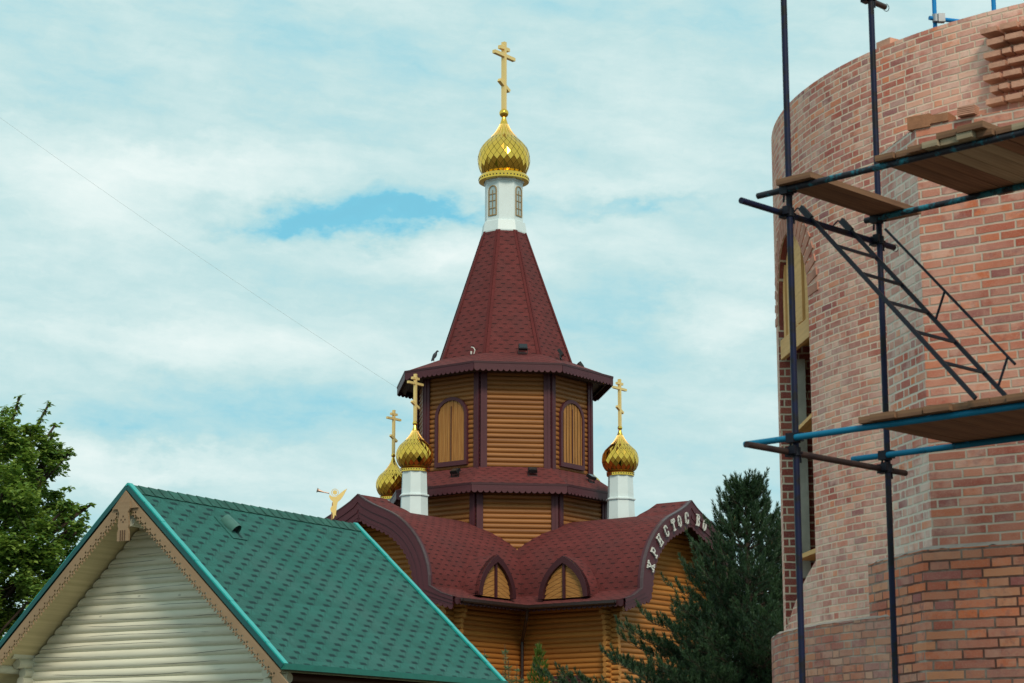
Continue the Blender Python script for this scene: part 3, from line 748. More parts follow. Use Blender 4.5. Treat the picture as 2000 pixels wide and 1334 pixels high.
# main drum
DC = C0
mb = MB(); mb.lathe(DC, [(.84, 21.42), (.86, 21.55), (.80, 21.92), (.72, 21.96), (.715, 23.42), (.76, 23.47), (.76, 23.56), (.70, 23.57)], 8, PH0, flat=True)
drum = part(mb, 'white_drum', 'white')
mb = MB(); mb.lathe(DC, [(.80, 21.38), (.87, 21.42), (.87, 21.46)], 8, PH0, flat=True); part(mb, 'dark_base_band', 'maroon_dark', drum)
for k in range(-1, 7, 2):
    c, n, t, h = ofr(k, .72); Q = lambda x, z, d_: c+t*x+UP*z+n*d_
    def A2(w_, zb, zs): return [(w_, zb), (w_, zs)]+[(w_*math.cos(math.pi*i/8), zs+w_*math.sin(math.pi*i/8)) for i in range(1, 8)]+[(-w_, zs), (-w_, zb)]
    O, I = A2(.185, 22.12, 23.08), A2(.145, 22.16, 23.08); mb = MB(); m_ = len(O)
    for i in range(m_):
        j = (i+1) % m_; mb.face([Q(*O[i], .03), Q(*O[j], .03), Q(*I[j], .03), Q(*I[i], .03)]); mb.face([Q(*O[i], .03), Q(*O[j], .03), Q(*O[j], -.02), Q(*O[i], -.02)]); mb.face([Q(*I[i], .03), Q(*I[j], .03), Q(*I[j], .0), Q(*I[i], .0)])
    mb.box(Q(0, 22.62, .018), t*.012, UP*.46, n*.008)
    for zz in (22.40, 22.68, 22.93): mb.box(Q(0, zz, .018), t*.145, UP*.012, n*.0085)
    part(mb, 'gilt_window_frame', plain('tarnished_gilt', (.42, .27, .12), .4, .4) if k < 0 else bpy.data.materials['tarnished_gilt'], drum)
    mb = MB(); mb.face([Q(x, z, .006) for x, z in I]); part(mb, 'window_pane', 'glass', drum)
mb = MB(); mb.lathe(DC, [(.74, 23.50), (.92, 23.52), (.93, 23.66), (.88, 23.74), (.62, 23.76)], 40); gr_ = part(mb, 'gold_ring', 'gold', drum, smooth=30)
mb = MB(); ring_dots(mb, DC+UP*23.60, .928, 44, .028); part(mb, 'ring_piercings', 'black', drum)
dm, zt = dome(DC+UP*23.72, .965, .93, 24, 10, 'onion_dome', church)
mb = MB(); mb.lathe(DC, [(.0, zt-.06)]+[(.175*math.sin(math.pi*i/10), zt+.11-.175*math.cos(math.pi*i/10)) for i in range(1, 10)]+[(0, zt+.285)], 20); part(mb, 'gilded_ball', 'gold', dm, smooth=60)
cross(DC+UP*(zt+.25), 2.62, dm)
# four small cupolas on the roof ridges
for (ax, dd) in ((va, 4.98), (vb, 5.02), (-vb, 5.15), (-va, 5.05)):
    cc = C0+ax*dd
    mb = MB(); mb.lathe(cc, [(.50, 10.4), (.47, 11.36), (.52, 11.38), (.52, 11.42), (.455, 11.45), (.43, 12.20), (.46, 12.21)], 8, PH0, flat=True)
    cu = part(mb, 'cupola', 'white')
    mb = MB(); mb.lathe(cc, [(.40, 12.20), (.465, 12.21), (.47, 12.30), (.49, 12.33), (.44, 12.36), (.38, 12.38)], 28); part(mb, 'gold_ring', 'gold', cu, smooth=30)
    mb = MB(); ring_dots(mb, cc+UP*12.265, .469, 32, .020); part(mb, 'ring_piercings', 'black', cu)
    dm, zt = dome(cc+UP*12.36, .635, .585, 20, 8, 'small_onion_dome', cu)
    mb = MB(); mb.lathe(cc, [(.0, zt-.05)]+[(.085*math.sin(math.pi*i/8), zt+.05-.085*math.cos(math.pi*i/8)) for i in range(1, 8)]+[(0, zt+.135)], 14); mb_ = mb
    part(mb_, 'gilded_ball', 'gold', cu, smooth=60)
    cross(cc+UP*(zt+.1), 1.66, cu)

# floodlights: things fixed on the roofs
def floodlight(k, R, z, sx, label, back=False, yaw=0):
    c, n, t, h = ofr(k, R)
    base = C0+n*(R*math.cos(math.pi/8))+t*sx+UP*z
    f = thing('floodlight', base, label, 'floodlight', 'black floodlights on the tower roofs')
    nn = (n*math.cos(yaw)+t*math.sin(yaw)); tt = (t*math.cos(yaw)-n*math.sin(yaw))
    aim = (nn*.55+UP*(.83 if not back else .4)).normalized(); u2 = tt.cross(aim).normalized()
    mb = MB(); mb.box(base+UP*.22, tt*.15, aim*.055, u2*.12); b_ = mb.build('housing', M['black'], f)
    for j in range(5): pass
    mb = MB(); mb.box(base+UP*.22+aim*.058, tt*.12, aim*.006, u2*.09); mb.build('lens', M['lens'], f)
    mb = MB()
    for s in (1, -1): mb.box(base+tt*s*.155+UP*.12, tt*.008, nn*.02, UP*.13)
    mb.box(base+UP*.01, tt*.16, nn*.03, UP*.012); mb.build('bracket', M['black'], f)
floodlight(-1, 3.75, 12.16, .55, 'black floodlight on the skirt roof below the left arched shutter')
floodlight(0, 3.75, 12.16, .52, 'black floodlight on the skirt roof centred below the windowless log panel')
floodlight(1, 3.75, 12.16, .50, 'black floodlight on the skirt roof below the right arched shutter')
floodlight(0, 2.75, 16.62, .33, 'boxy black floodlight at the foot of the red tent roof, front face', True)
floodlight(1, 2.85, 16.58, -.15, 'long black floodlight at the foot of the red tent roof, right face', True, .5)
floodlight(2, 3.0, 16.5, -.2, 'black floodlight poking out behind the right edge of the tent roof', True)
# small bracket with a white cable on the eave roof
cB, nB, tB, hB = ofr(-1, 2.75); mb = MB(); p = cB+tB*.62+UP*16.62
mb.path([p, p+UP*.12+tB*.05, p+UP*.22-tB*.02, p+UP*.25-tB*.12], .018, 6); mb.path([p-tB*.12, p-tB*.12+UP*.1], .03, 6)
tag(mb.build('cable_bracket', M['letter']), 'small pale cable hook on the left of the tower eave roof', 'bracket')

# pigeon on the eave roof
def pigeon(base):
    f = thing('pigeon', base, 'dark grey pigeon perched at the left foot of the tent roof', 'pigeon')
    me = bpy.data.meshes.new('body'); b = V(base)
    mb = MB(); ax = V((.35, -.2, .9)).normalized(); e = V((1, 0, 0)); 
    e = (e-ax*e.dot(ax)).normalized(); h = ax.cross(e); rows = []; uv = []
    for z, r, o in ((-.19, .012, -.04), (-.12, .03, -.03), (-.06, .05, -.01), (0, .068, 0), (.06, .072, .005), (.11, .060, .01), (.15, .040, .015), (.18, .034, .02), (.21, .040, .03), (.235, .034, .04), (.255, .015, .05)):
        cc = b+UP*.21+ax*z+e*o; rows.append([cc+e*r*math.cos(i*math.pi/5)+h*r*math.sin(i*math.pi/5) for i in range(11)]); uv.append([(0, 0)]*11)
    mb.grid(rows, uv); mb.build('body', M['pigeon'], f, smooth=60)
    mb = MB(); mb.tube(b+UP*.21+ax*.22+e*.07, b+UP*.21+ax*.215+e*.11, .012, 6, .002); mb.build('beak', M['black'], f)
    for s in (1, -1):
        mb = MB(); mb.tube(b+h*s*.02+UP*.0, b+h*s*.02+UP*.14, .006, 5); mb.build('leg', M['rawbrick'], f)
        mb = MB(); q = b+UP*.21+h*s*.055; mb.box(q-ax*.05, ax*.11, e*.035, h*.012); mb.build('wing', M['pigeon'], f)
pigeon(ocorner(-1, 2.85, 16.50))

# overhead cable to the tower eave
A0 = ocorner(-2, 3.95, 16.0); mb = MB()
B0 = V((-18.05, 72.5, 25.16)); B1 = A0+(B0-A0)*1.5
pts = []
for i in range(25):
    q = i/24; p = A0.lerp(B1, q); pts.append(p-UP*(1.2*q*(1-q)))
mb.path(pts, .004, 5); tag(mb.build('overhead_cable', M['cable']), 'thin grey overhead cable sloping down the sky to the tower eave', 'cable')

# ================================================================== GREEN-ROOFED HOUSE
TH = rad(57.8); hg = V((-math.sin(TH), math.cos(TH), 0)); hr = V((math.cos(TH), math.sin(TH), 0))
HA = V((-6.838, 38.0, 6.962)); HT, HD, HLn = 3.58, 3.27, 6.88
house = thing('log_house', (HA.x, HA.y, 0), 'pale log house with a green shingle gable roof and lace fascia', 'house')
hp = lambda mb, n, m, par=house, sm=None: mb.build(n, M[m] if isinstance(m, str) else m, par, sm)
def HP(s, x, z): return HA+hr*s-hg*x+UP*z          # s along the ridge, x to the right side, z from apex
SL = math.hypot(HT, HD); sx, sz = HT/SL, -HD/SL
for s in (1, -1):
    mb = MB(); rows = []; uvs = []
    for j in range(2):
        q = SL*j; rows.append([HP(HLn*i/6, s*HT*j, -HD*j) for i in range(7)]); uvs.append([(HLn*i/6, SL-q+(0 if s > 0 else 9)) for i in range(7)])
    mb.grid(rows, uvs)
    sl = hp(mb, 'roof_slope', 'green_roof')
    # underside boarding
    mb = MB(); z_ = -.16
    mb.face([HP(.02, 0, z_), HP(.02, s*(HT-.05), -HD*(HT-.05)/HT+z_), HP(HLn-.02, s*(HT-.05), -HD*(HT-.05)/HT+z_), HP(HLn-.02, 0, z_)][::s], [(0, 0), (0, SL), (HLn, SL), (HLn, 0)][::s]); hp(mb, 'boarded_soffit', 'csoffit')
    # rake flashing front and back
    for s0, sg in ((0, -1), (HLn, 1)):
        mb = MB(); a, b_ = HP(s0, 0, .035), HP(s0, s*HT*1.004, -HD*1.004+.035)
        e = (b_-a).normalized(); up2 = (UP-e*UP.dot(e)).normalized()
        k = 9
        for i in range(k):
            p, q = a.lerp(b_, i/k), a.lerp(b_, (i+1)/k+.004)
            mb.box((p+q)/2+hr*(-sg)*.045+up2*(.004*(i % 2)), e*((q-p).length/2), hr*.055, up2*.018)
        hp(mb, 'rake_flashing', 'teal', sl)
        mb = MB(); mb.box((a+b_)/2-UP*.06+hr*sg*.022, e*((b_-a).length/2-.01), hr*.012, up2*.04); hp(mb, 'rake_drip', 'teal_dark', sl)
    # eave trim
    mb = MB(); a, b_ = HP(-.02, s*HT, -HD), HP(HLn+.02, s*HT, -HD); mb.box((a+b_)/2-UP*.03-hg*s*.02, hr*((b_-a).length/2), hg*.05, UP*.05); hp(mb, 'eave_trim', plain('green_eave_trim', (.008, .15, .115), .4) if s > 0 else bpy.data.materials['green_eave_trim'], sl)
    # lace fascia board (front)
    mb = MB(); W_ = .215; off = -.02
    e = (HP(0, s*HT, -HD)-HP(0, 0, 0)).normalized(); up2 = (UP-e*UP.dot(e)).normalized()
    N_ = 29; L_ = SL-.02
    T0 = HP(off, 0, -.15)
    S_ = 8; per = .16; kk = int(L_/per)
    for i in range(kk*S_):
        x0, x1 = per*i/S_, per*(i+1)/S_
        def dep(x):
            f_ = (x/per) % 1; return W_-.005-.075*abs(math.cos(math.pi*f_*2))**.7*(.6 if .25 < f_ < .75 else 1)
        def lo(x): p = T0+e*x-up2*dep(x); return p
        # keep to its own half near the apex
        def clampx(p):
            xx = (p-HA).dot(-hg)*s
            return p if xx >= 0 else p+(-hg)*s*(-xx)
        A_, B_, C_, D_ = clampx(T0+e*x0+up2*.02), clampx(T0+e*x1+up2*.02), clampx(lo(x1)), clampx(lo(x0))
        uvq = [(x0, .235), (x1, .235), (x1, W_-dep(x1)), (x0, W_-dep(x0))]
        mb.face([A_, D_, C_, B_], [uvq[0], uvq[3], uvq[2], uvq[1]]); o = hr*.025
        mb.face([A_+o, B_+o, C_+o, D_+o], uvq); mb.face([D_, D_+o, C_+o, C_], [(0, .3)]*4)
    e1 = T0+e*(kk*per); mb.box(e1+e*.12-up2*.13+hr*.012, e*.16, hr*.02, up2*.10)
    hp(mb, 'lace_fascia', 'lace')
# ridge cap
mb = MB(); k = 26
for s in (1, -1):
    for i in range(k):
        q0, q1 = HLn*i/k, HLn*(i+1)/k+.05
        a0, a1 = HP(q0, 0, .035), HP(q1, 0, .018); b0, b1 = HP(q0, s*.19, .035-.19*HD/HT), HP(q1, s*.19, .016-.19*HD/HT)
        f = [a0, b0, b1, a1]; mb.face(f if s > 0 else f[::-1], [(i*.7, 0), (i*.7, .2), (i*.7+.26, .2), (i*.7+.26, 0)])
hp(mb, 'ridge_cap', plain('green_ridge_shingle', (.034, .15, .12), .85, var=.7, scale=3.5, bump=.5))
# gable wall
WOV, WHW = .92, 3.08
zr = lambda x: HA.z-.20-HD/HT*abs(x)
def gx(z): return max(0, min(WHW, (HA.z-.20-z)*HT/HD))
for s0, n_ in ((WOV, -hr), (HLn-WOV, hr)):
    mb = MB(); logwall(mb, V((HA.x, HA.y, 0))+hr*s0, -hg, n_, lambda z: -min(3.08, gx(z)), lambda z: min(2.74, gx(z)), 0, HA.z-.25, .1655, depth=.062, seg=8)
    hp(mb, 'gable_wall', 'clog', house, 60)
for s in (1, -1):
    WHW = 2.74 if s > 0 else 3.08
    mb = MB(); logwall(mb, V((HA.x, HA.y, 0))-hg*s*WHW, hr, -hg*s, lambda z: WOV, lambda z: HLn-WOV, 0, 4.25, .1655, depth=.062)
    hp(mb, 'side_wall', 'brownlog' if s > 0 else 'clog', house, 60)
    mb = MB(); mbe = MB(); z = 4.11; i = 0
    while z > .1:
        L_ = (.62, .46, .30, .34, .30, .34)[min(i, 5)]
        p = V((HA.x, HA.y, 0))-hg*s*(WHW-.03)+hr*(WOV+.05)+UP*z
        mb.tube(p, p-hr*L_, .095 if i < 2 else .088, 16)
        if i == 1 or i > 2:
            p2 = p+UP*.082-hr*.02; mb.tube(p2, p2-hg*s*(.28), .082, 16)
        z -= .1655; i += 1
    hp(mb, 'corner_log_ends', 'clog_end', house, 50)
# wall plate logs under the eaves
for s in (1, -1):
    mb = MB(); p = V((HA.x, HA.y, 0))-hg*s*3.22+UP*3.84; mb.tube(p+hr*.15, p+hr*(HLn-.15), .085, 14); hp(mb, 'purlin', 'clog_end', house, 50)
mb = MB(); p = V((HA.x, HA.y, 0))+hr*.1+UP*(HA.z-.62); mb.tube(p, p+hr*(HLn-.2), .10, 14); hp(mb, 'ridge_log', 'clog_end', house, 50)
# carved pendant at the apex
mb = MB(); W = lambda x, z, d_=0: HP(-.05+d_, x, z)
pl = [(-.13, -.30), (.13, -.30), (.15, -.42), (.10, -.50), (.12, -.62), (.13, -.72), (.11, -.78), (.135, -.86), (.135, -1.0), (.115, -1.0), (-.115, -1.0), (-.135, -1.0), (-.135, -.86), (-.11, -.78), (-.13, -.72), (-.12, -.62), (-.10, -.50), (-.15, -.42)]
mb.prism([W(x, z) for x, z in pl], -hr*.04)
ap = [(-.30, -.42), (0, -.10), (.30, -.42)]
mb.prism([W(x, z, .02) for x, z in ap], -hr*.03)
pen = hp(mb, 'carved_pendant', 'fascia')
gmat = plain('groove_brown', (.10, .06, .035), .8)
for x in (-.05, .0, .05): mb = MB(); mb.box(HP(-.095, x, -.90), hr*.008, hg*.008, UP*.09); hp(mb, 'carved_groove', gmat, pen)
for x, z in ((0, -.66), (-.045, -.62), (.045, -.62), (0, -.56)): mb = MB(); mb.tube(HP(-.085, x, z), HP(-.10, x, z), .014, 8); hp(mb, 'drilled_hole', gmat, pen)
# roof vent hood
vc = HP(2.06, HT*.14/1.0, -HD*.14); vd = (HP(0, HT, -HD)-HP(0, 0, 0)).normalized(); vn = hr.cross(vd).normalized(); vn = vn if vn.z > 0 else -vn
mb = MB(); rows = []; uv = []
for j in range(2):
    b_ = vc+vd*(.36*j); rows.append([b_+hr*.105*math.cos(math.pi*i/10)+vn*(.03+.13*math.sin(math.pi*i/10)+.03*j) for i in range(11)]); uv.append([(0, 0)]*11)
mb.grid(rows, uv); mb.face(rows[0][::-1]); 
for r_ in (0, 10): mb.face([rows[0][r_], rows[1][r_], vc+vd*.36+(rows[1][r_]-rows[1][5]).normalized()*0+hr*(.105 if r_ == 0 else -.105), vc+hr*(.105 if r_ == 0 else -.105)])
ve = hp(mb, 'roof_vent', plain('green_vent', (.06, .17, .14), .45), house, 50)
mb = MB(); mb.face([vc+vd*.32+hr*.1*math.cos(math.pi*i/8)+vn*(.02+.11*math.sin(math.pi*i/8)) for i in range(9)]); hp(mb, 'vent_opening', 'black', ve)
mb = MB(); mb.box(vc+vd*.22+vn*.012, vd*.32, hr*.2, vn*.006); hp(mb, 'vent_flange', 'green_roof', ve)

# angel weathervane on the ridge
VA_ = HP(6.0, 0, .0)
vane = thing('angel_weathervane', VA_, 'flat golden angel weathervane blowing a trumpet on the green roof ridge', 'weathervane')
vx = V((1, 0, 0)); vy = V((0, 1, 0))
K = .0088
def VP(px, py): return VA_+vx*((px-645)*K)+UP*((1012-py)*K)+vy*-.01
def cut(pts, name, mat, th=.012):
    mb = MB(); mb.prism([VP(*p) for p in pts], -vy*th); return mb.build(name, mat, vane)
gm_ = plain('pale_gold_leaf', (.85, .60, .22), .5, .2, var=.08)
cut([(649,957),(656,957),(663,951),(668,947),(674,942),(681,938),(678,944),(675,950),(671,957),(666,964),(660,969),(658,977),(657,990),(656,996),(657,1002),(654,998),(652,1005),(649,1009),(649,1001),(648,994),(645,992),(643,985),(646,979),(649,977),(648,968),(643,963),(640,957),(641,951),(644,955)], 'robed_figure', gm_)
mb = MB(); hc = VP(653, 947)
mb.prism([hc+vx*5.2*K*math.cos(2*math.pi*i/14)+UP*5.2*K*math.sin(2*math.pi*i/14) for i in range(14)], -vy*.012); mb.build('head', gm_, vane)
mb = MB()
for i in range(20):
    a0, a1 = 2*math.pi*i/20, 2*math.pi*(i+1)/20
    mb.tube(hc+vx*8*K*math.cos(a0)+UP*8*K*math.sin(a0), hc+vx*8*K*math.cos(a1)+UP*8*K*math.sin(a1), .006, 5)
mb.build('halo', gm_, vane)
mb = MB(); mb.tube(VP(640, 949), VP(626, 946), .012, 8); mb.tube(VP(626, 946), VP(615, 942.5), .014, 8, .030); mb.tube(VP(615, 942.5), VP(612, 941.7), .030, 10, .052); mb.build('trumpet', plain('trumpet_brass', (.42, .28, .22), .35, .5), vane)
mb = MB(); mb.tube(VA_-UP*.1, VP(648, 970), .012, 8); mb.build('pole', M['rawbrick'], vane)

# ================================================================== BRICK TOWER
TC = V((6.6035, 19.7377, 0)); TR = 4.091; TZ = 7.86
tower = thing('brick_tower', TC, 'round unfinished tower of pale red bricks with a flat buttress behind scaffolding', 'tower')
tp = lambda mb, n, m, par=tower, sm=None: mb.build(n, M[m] if isinstance(m, str) else m, par, sm)
def TP(deg, R, z): a = rad(deg); return TC+V((R*math.sin(a), -R*math.cos(a), z))
th0, th1 = -91.5, -75.4                                # arched opening
tm, thw = (th0+th1)/2, (th1-th0)/2
ZSP, RISE = 5.92, .74
sill = lambda a: 3.58-.50*max(0, min(1, (th1-a)/14))
head = lambda a: ZSP+RISE*math.sqrt(max(0, 1-((a-tm)/thw)**2))
def cylgrid(mb, R, degs, zlo, zhi, nz=1):
    for a, b_ in zip(degs, degs[1:]):
        l0, l1, h0, h1 = zlo(a), zlo(b_), zhi(a), zhi(b_)
        rows = []; uvs = []
        for j in range(nz+1):
            q = j/nz; za, zb = l0+(h0-l0)*q, l1+(h1-l1)*q
            rows.append([TP(a, R, za), TP(b_, R, zb)]); uvs.append([(rad(a)*R, za), (rad(b_)*R, zb)])
        mb.grid(rows, uvs)
cz = lambda v: (lambda a: v)
mb = MB(); full = [th1+(360-(th1-th0))*i/130 for i in range(131)]
cylgrid(mb, TR, full, cz(2.9), cz(TZ)); op = [th0+(th1-th0)*(.5-.5*math.cos(math.pi*i/16)) for i in range(17)]
cylgrid(mb, TR, op, cz(2.9), sill); cylgrid(mb, TR, op, head, cz(TZ))
IR = TR-.52
ring = [i*3 for i in range(121)]
rows = [[TP(a, TR, TZ) for a in ring], [TP(a, IR, TZ) for a in ring]]; mb.grid(rows, [[(0, a*.07) for a in ring], [(.5, a*.07) for a in ring]])
cylgrid(mb, IR, [-a for a in ring], cz(0), cz(TZ))
# smooth normals on the outer skin
bw = tp(mb, 'drum_wall', 'drum', tower, 30)
# reveals of the opening
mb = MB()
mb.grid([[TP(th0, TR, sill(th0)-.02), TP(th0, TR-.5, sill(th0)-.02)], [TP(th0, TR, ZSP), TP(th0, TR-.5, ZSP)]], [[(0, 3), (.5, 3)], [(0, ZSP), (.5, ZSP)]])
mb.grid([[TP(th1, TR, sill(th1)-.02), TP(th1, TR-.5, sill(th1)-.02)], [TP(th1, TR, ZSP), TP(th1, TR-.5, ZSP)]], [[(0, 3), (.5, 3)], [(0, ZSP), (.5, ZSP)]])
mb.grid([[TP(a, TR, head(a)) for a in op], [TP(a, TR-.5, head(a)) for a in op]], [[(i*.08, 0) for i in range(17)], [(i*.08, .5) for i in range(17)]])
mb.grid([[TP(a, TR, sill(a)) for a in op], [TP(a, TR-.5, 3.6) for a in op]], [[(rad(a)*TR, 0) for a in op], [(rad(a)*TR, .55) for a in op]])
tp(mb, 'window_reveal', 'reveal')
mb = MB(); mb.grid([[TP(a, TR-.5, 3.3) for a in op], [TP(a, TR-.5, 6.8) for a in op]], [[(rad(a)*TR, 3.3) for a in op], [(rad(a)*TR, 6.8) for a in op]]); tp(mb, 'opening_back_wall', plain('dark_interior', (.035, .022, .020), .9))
# voussoirs over the arch
mb = MB(); nv = 22
for i in range(nv):
    q = math.pi*(i+.5)/nv; a = tm+thw*math.cos(q); z = ZSP+RISE*math.sin(q)
    cq = TP(a, TR, z); tg = TP(a+.5, TR, z)-TP(a-.5, TR, z); tg.normalize(); nn = V((math.sin(rad(a)), -math.cos(rad(a)), 0))
    rv = (tg*math.cos(q)*1.0+UP*math.sin(q)).normalized(); tv = nn.cross(rv).normalized()
    mb.box(cq+rv*.115+nn*.0, rv*.112, tv*.037, nn*.006)
tp(mb, 'arch_bricks', plain('arch_brick', (.66, .30, .21), .9, var=.5, scale=5))
# pier, formwork, boards in the opening
mb = MB()
e_ = TP(th0, TR-.165, 0); rr = V((math.sin(rad(th0)), -math.cos(rad(th0)), 0)); tt_ = V((math.cos(rad(th0)), math.sin(rad(th0)), 0))
mb.box(e_+tt_*.07+UP*4.55, rr*.062, tt_*.07, UP*1.02); tp(mb, 'concrete_pier', 'concrete')
for i in range(6):
    a0 = th0+1+(th1-th0-2)*i/6; a1 = a0+(th1-th0-2)/6*.74
    mb = MB(); R_ = TR-.045-.015*(i % 2); zt_ = min(head(a0), head(a1))-.02
    P4 = [TP(a0, R_, 5.78), TP(a1, R_, 5.78), TP(a1, R_, head(a1)-.015), TP(a0, R_, head(a0)-.015)]
    nn = V((math.sin(rad((a0+a1)/2)), -math.cos(rad((a0+a1)/2)), 0)); mb.prism(P4, -nn*.03); ob = tp(mb, 'formwork_board', 'form')
mb = MB(); pa, pb = TP(th0+.5, TR-.16, 5.74), TP(th1-.2, TR-.16, 5.74); e = (pb-pa).normalized(); nn = UP.cross(e); mb.box((pa+pb)/2, e*((pb-pa).length/2), nn*.15, UP*.022)
mb.box((pa+pb)/2-UP*.09+nn*.13*(-1), e*((pb-pa).length/2), nn*.02, UP*.07); tp(mb, 'formwork_ledger', 'form')
mb = MB(); pa, pb = TP(th0+3, TR-.2, 4.83), TP(th1-.2, TR-.2, 4.92); e = (pb-pa).normalized(); nn = UP.cross(e); mb.box((pa+pb)/2, e*((pb-pa).length/2), nn*.14, UP*.018); tp(mb, 'brace_board', 'form')
mb = MB(); pa, pb = TP(th0+2.5, TR-.26, 3.70), TP(th1-.1, TR-.26, 3.70); e = (pb-pa).normalized(); nn = UP.cross(e); mb.box((pa+pb)/2, e*((pb-pa).length/2), nn*.18, UP*.02); tp(mb, 'sill_board', 'form')
mb = MB()
for r_ in range(4):
    for a in [th0+3+i*3.2+(1.6 if r_ % 2 else 0) for i in range(4)]:
        if a < th1-1: mb.box(TP(a, TR-.3, 3.35+r_*.075), V((math.cos(rad(a)), math.sin(rad(a)), 0))*.105, V((math.sin(rad(a)), -math.cos(rad(a)), 0))*.06, UP*.032)
tp(mb, 'sill_bricks', 'rawbrick')
# plinth of the drum
mb = MB(); PR = TR+.12
cylgrid(mb, PR, [i*3 for i in range(121)], cz(0), cz(3.0))
tp(mb, 'drum_plinth', 'plinth_low', tower, 30)
mb = MB(); rg = [i*1.5 for i in range(241)]; rw = random.Random(5)
jit = [rw.uniform(-.012, .012) for _ in rg]; jit[-1] = jit[0]
mb.grid([[TP(a, PR+.004, 2.995+j*.8) for a, j in zip(rg, jit)], [TP(a, PR-.02, 3.015+j) for a, j in zip(rg, jit)], [TP(a, TR+.01, 3.03+j*.5) for a, j in zip(rg, jit)], [TP(a, TR-.02, 3.04) for a in rg]], [[(0, 0)]*241]*4)
tp(mb, 'mortar_ledge', 'mortar', tower, 60)
# buttress: plan corner points
BC = V((3.300, 16.85, 0)); fd = V((.813, -.582, 0)); sdv = V((-.235, .972, 0)).normalized(); sdv = V((-math.sin(rad(13)), math.cos(rad(13)), 0))
def buttress(off, z0, z1, names):
    nf = V((-.582, -.813, 0)); ns = V((-math.cos(rad(13)), -math.sin(rad(13)), 0))
    # intersection of the offset lines
    p0 = BC+nf*off; q0 = BC+ns*off
    den = fd.x*sdv.y-fd.y*sdv.x; dq = q0-p0; s_ = (dq.x*sdv.y-dq.y*sdv.x)/den; c = p0+fd*s_
    W_ = 2.5
    sd_len = 1.5
    r = c+fd*W_; s2 = c+sdv*sd_len
    mb = MB(); mb.grid([[c+UP*z0, r+UP*z0], [c+UP*z1, r+UP*z1]], [[(0, z0), (W_, z0)], [(0, z1), (W_, z1)]])
    rb = r-nf*1.5
    mb.grid([[r+UP*z0, rb+UP*z0], [r+UP*z1, rb+UP*z1]], [[(0, z0), (1.5, z0)], [(0, z1), (1.5, z1)]]); mb.face([c+UP*z1, r+UP*z1, rb+UP*z1, s2+UP*z1])
    f_ = tp(mb, names[0], names[1])
    mb = MB(); mb.grid([[s2+UP*z0, c+UP*z0], [s2+UP*z1, c+UP*z1]], [[(-sd_len, z0), (0, z0)], [(-sd_len, z1), (0, z1)]]); tp(mb, names[2], names[3])
    return c, r, s2
c_, r_, s_ = buttress(0, 2.9, 6.93, ('buttress_face', 'face', 'buttress_side', 'side'))
cp, rp, sp = buttress(.10, 0, 3.46, ('buttress_plinth_face', 'plinth', 'buttress_plinth_side', 'plinth'))
mb = MB(); rw = random.Random(8)
for P0, P1, Q0, Q1 in ((cp, rp, c_, r_), (sp, cp, s_, c_)):
    k = 30; A_ = []; B_ = []; D_ = []
    for i in range(k+1):
        q = i/k; j = rw.uniform(-.010, .010) if 0 < i < k else 0
        A_.append(P0.lerp(P1, q)+UP*(3.458+j)); B_.append(P0.lerp(P1, q).lerp(Q0.lerp(Q1, q), .2)+UP*(3.475+j)); D_.append(Q0.lerp(Q1, q)+UP*3.50)
    mb.grid([A_, B_, D_], [[(0, 0)]*(k+1)]*3)
tp(mb, 'plinth_ledge', 'mortar', tower, 60)
# toothing courses and rough bricks near the top right
mb = MB(); rw = random.Random(4)
for r0 in range(7):
    z = 7.06+r0*.098; a = -41.6+(.6 if r0 % 2 else 0)
    while a < -28:
        wd = 2.2 if rw.random() < .65 else 1.1
        pr_ = .085+rw.uniform(-.02, .03); nn = V((math.sin(rad(a+wd/2)), -math.cos(rad(a+wd/2)), 0)); tg = V((math.cos(rad(a+wd/2)), math.sin(rad(a+wd/2)), 0))
        mb.box(TP(a+wd/2, TR+pr_/2, z), tg*rad(wd)*TR*.47, nn*(pr_/2+.03), UP*(.023+rw.uniform(-.003, .003))); a += wd+.18
tp(mb, 'toothing_bricks', 'palebrick')
mb = MB()
for r0, a_ in ((0, -44.5), (1, -43), (2, -41.8)):
    z = 6.80+r0*.068; a = a_
    while a < -28:
        wd = rw.choice((1.1, 1.1, 2.0)); tg = V((math.cos(rad(a+wd/2)), math.sin(rad(a+wd/2)), 0)); nn = V((math.sin(rad(a+wd/2)), -math.cos(rad(a+wd/2)), 0))
        mb.box(TP(a+wd/2, TR+.015, z), tg*rad(wd)*TR*.48, nn*(.02+rw.uniform(0, .025)), UP*.030); a += wd
for i in range(2):
    mb.box(BC+sdv*(.02)+fd*(.05+i*.16)+UP*(6.965+.0*i)-V((-.582, -.813, 0))*.05, fd*.10, V((-.582, -.813, 0))*.08, UP*(.055-.02*i))
tp(mb, 'rough_bricks', 'rawbrick')
mb = MB()
for i in range(5): mb.box(BC+fd*.46+UP*(6.945+i*.016)+V((-.582, -.813, 0))*(.0-.003*i), fd*.075, V((-.582, -.813, 0))*.05, UP*.005)
tp(mb, 'thin_tiles', 'palebrick')
# one loose half brick left on the wall head
a = -57.0; tg = V((math.cos(rad(a)), math.sin(rad(a)), 0)); nn = V((math.sin(rad(a)), -math.cos(rad(a)), 0))
mb = MB(); mb.box(TP(a, TR-.07, TZ+.03), tg*.085, nn*.06, UP*.03); tp(mb, 'loose_top_brick', 'palebrick')

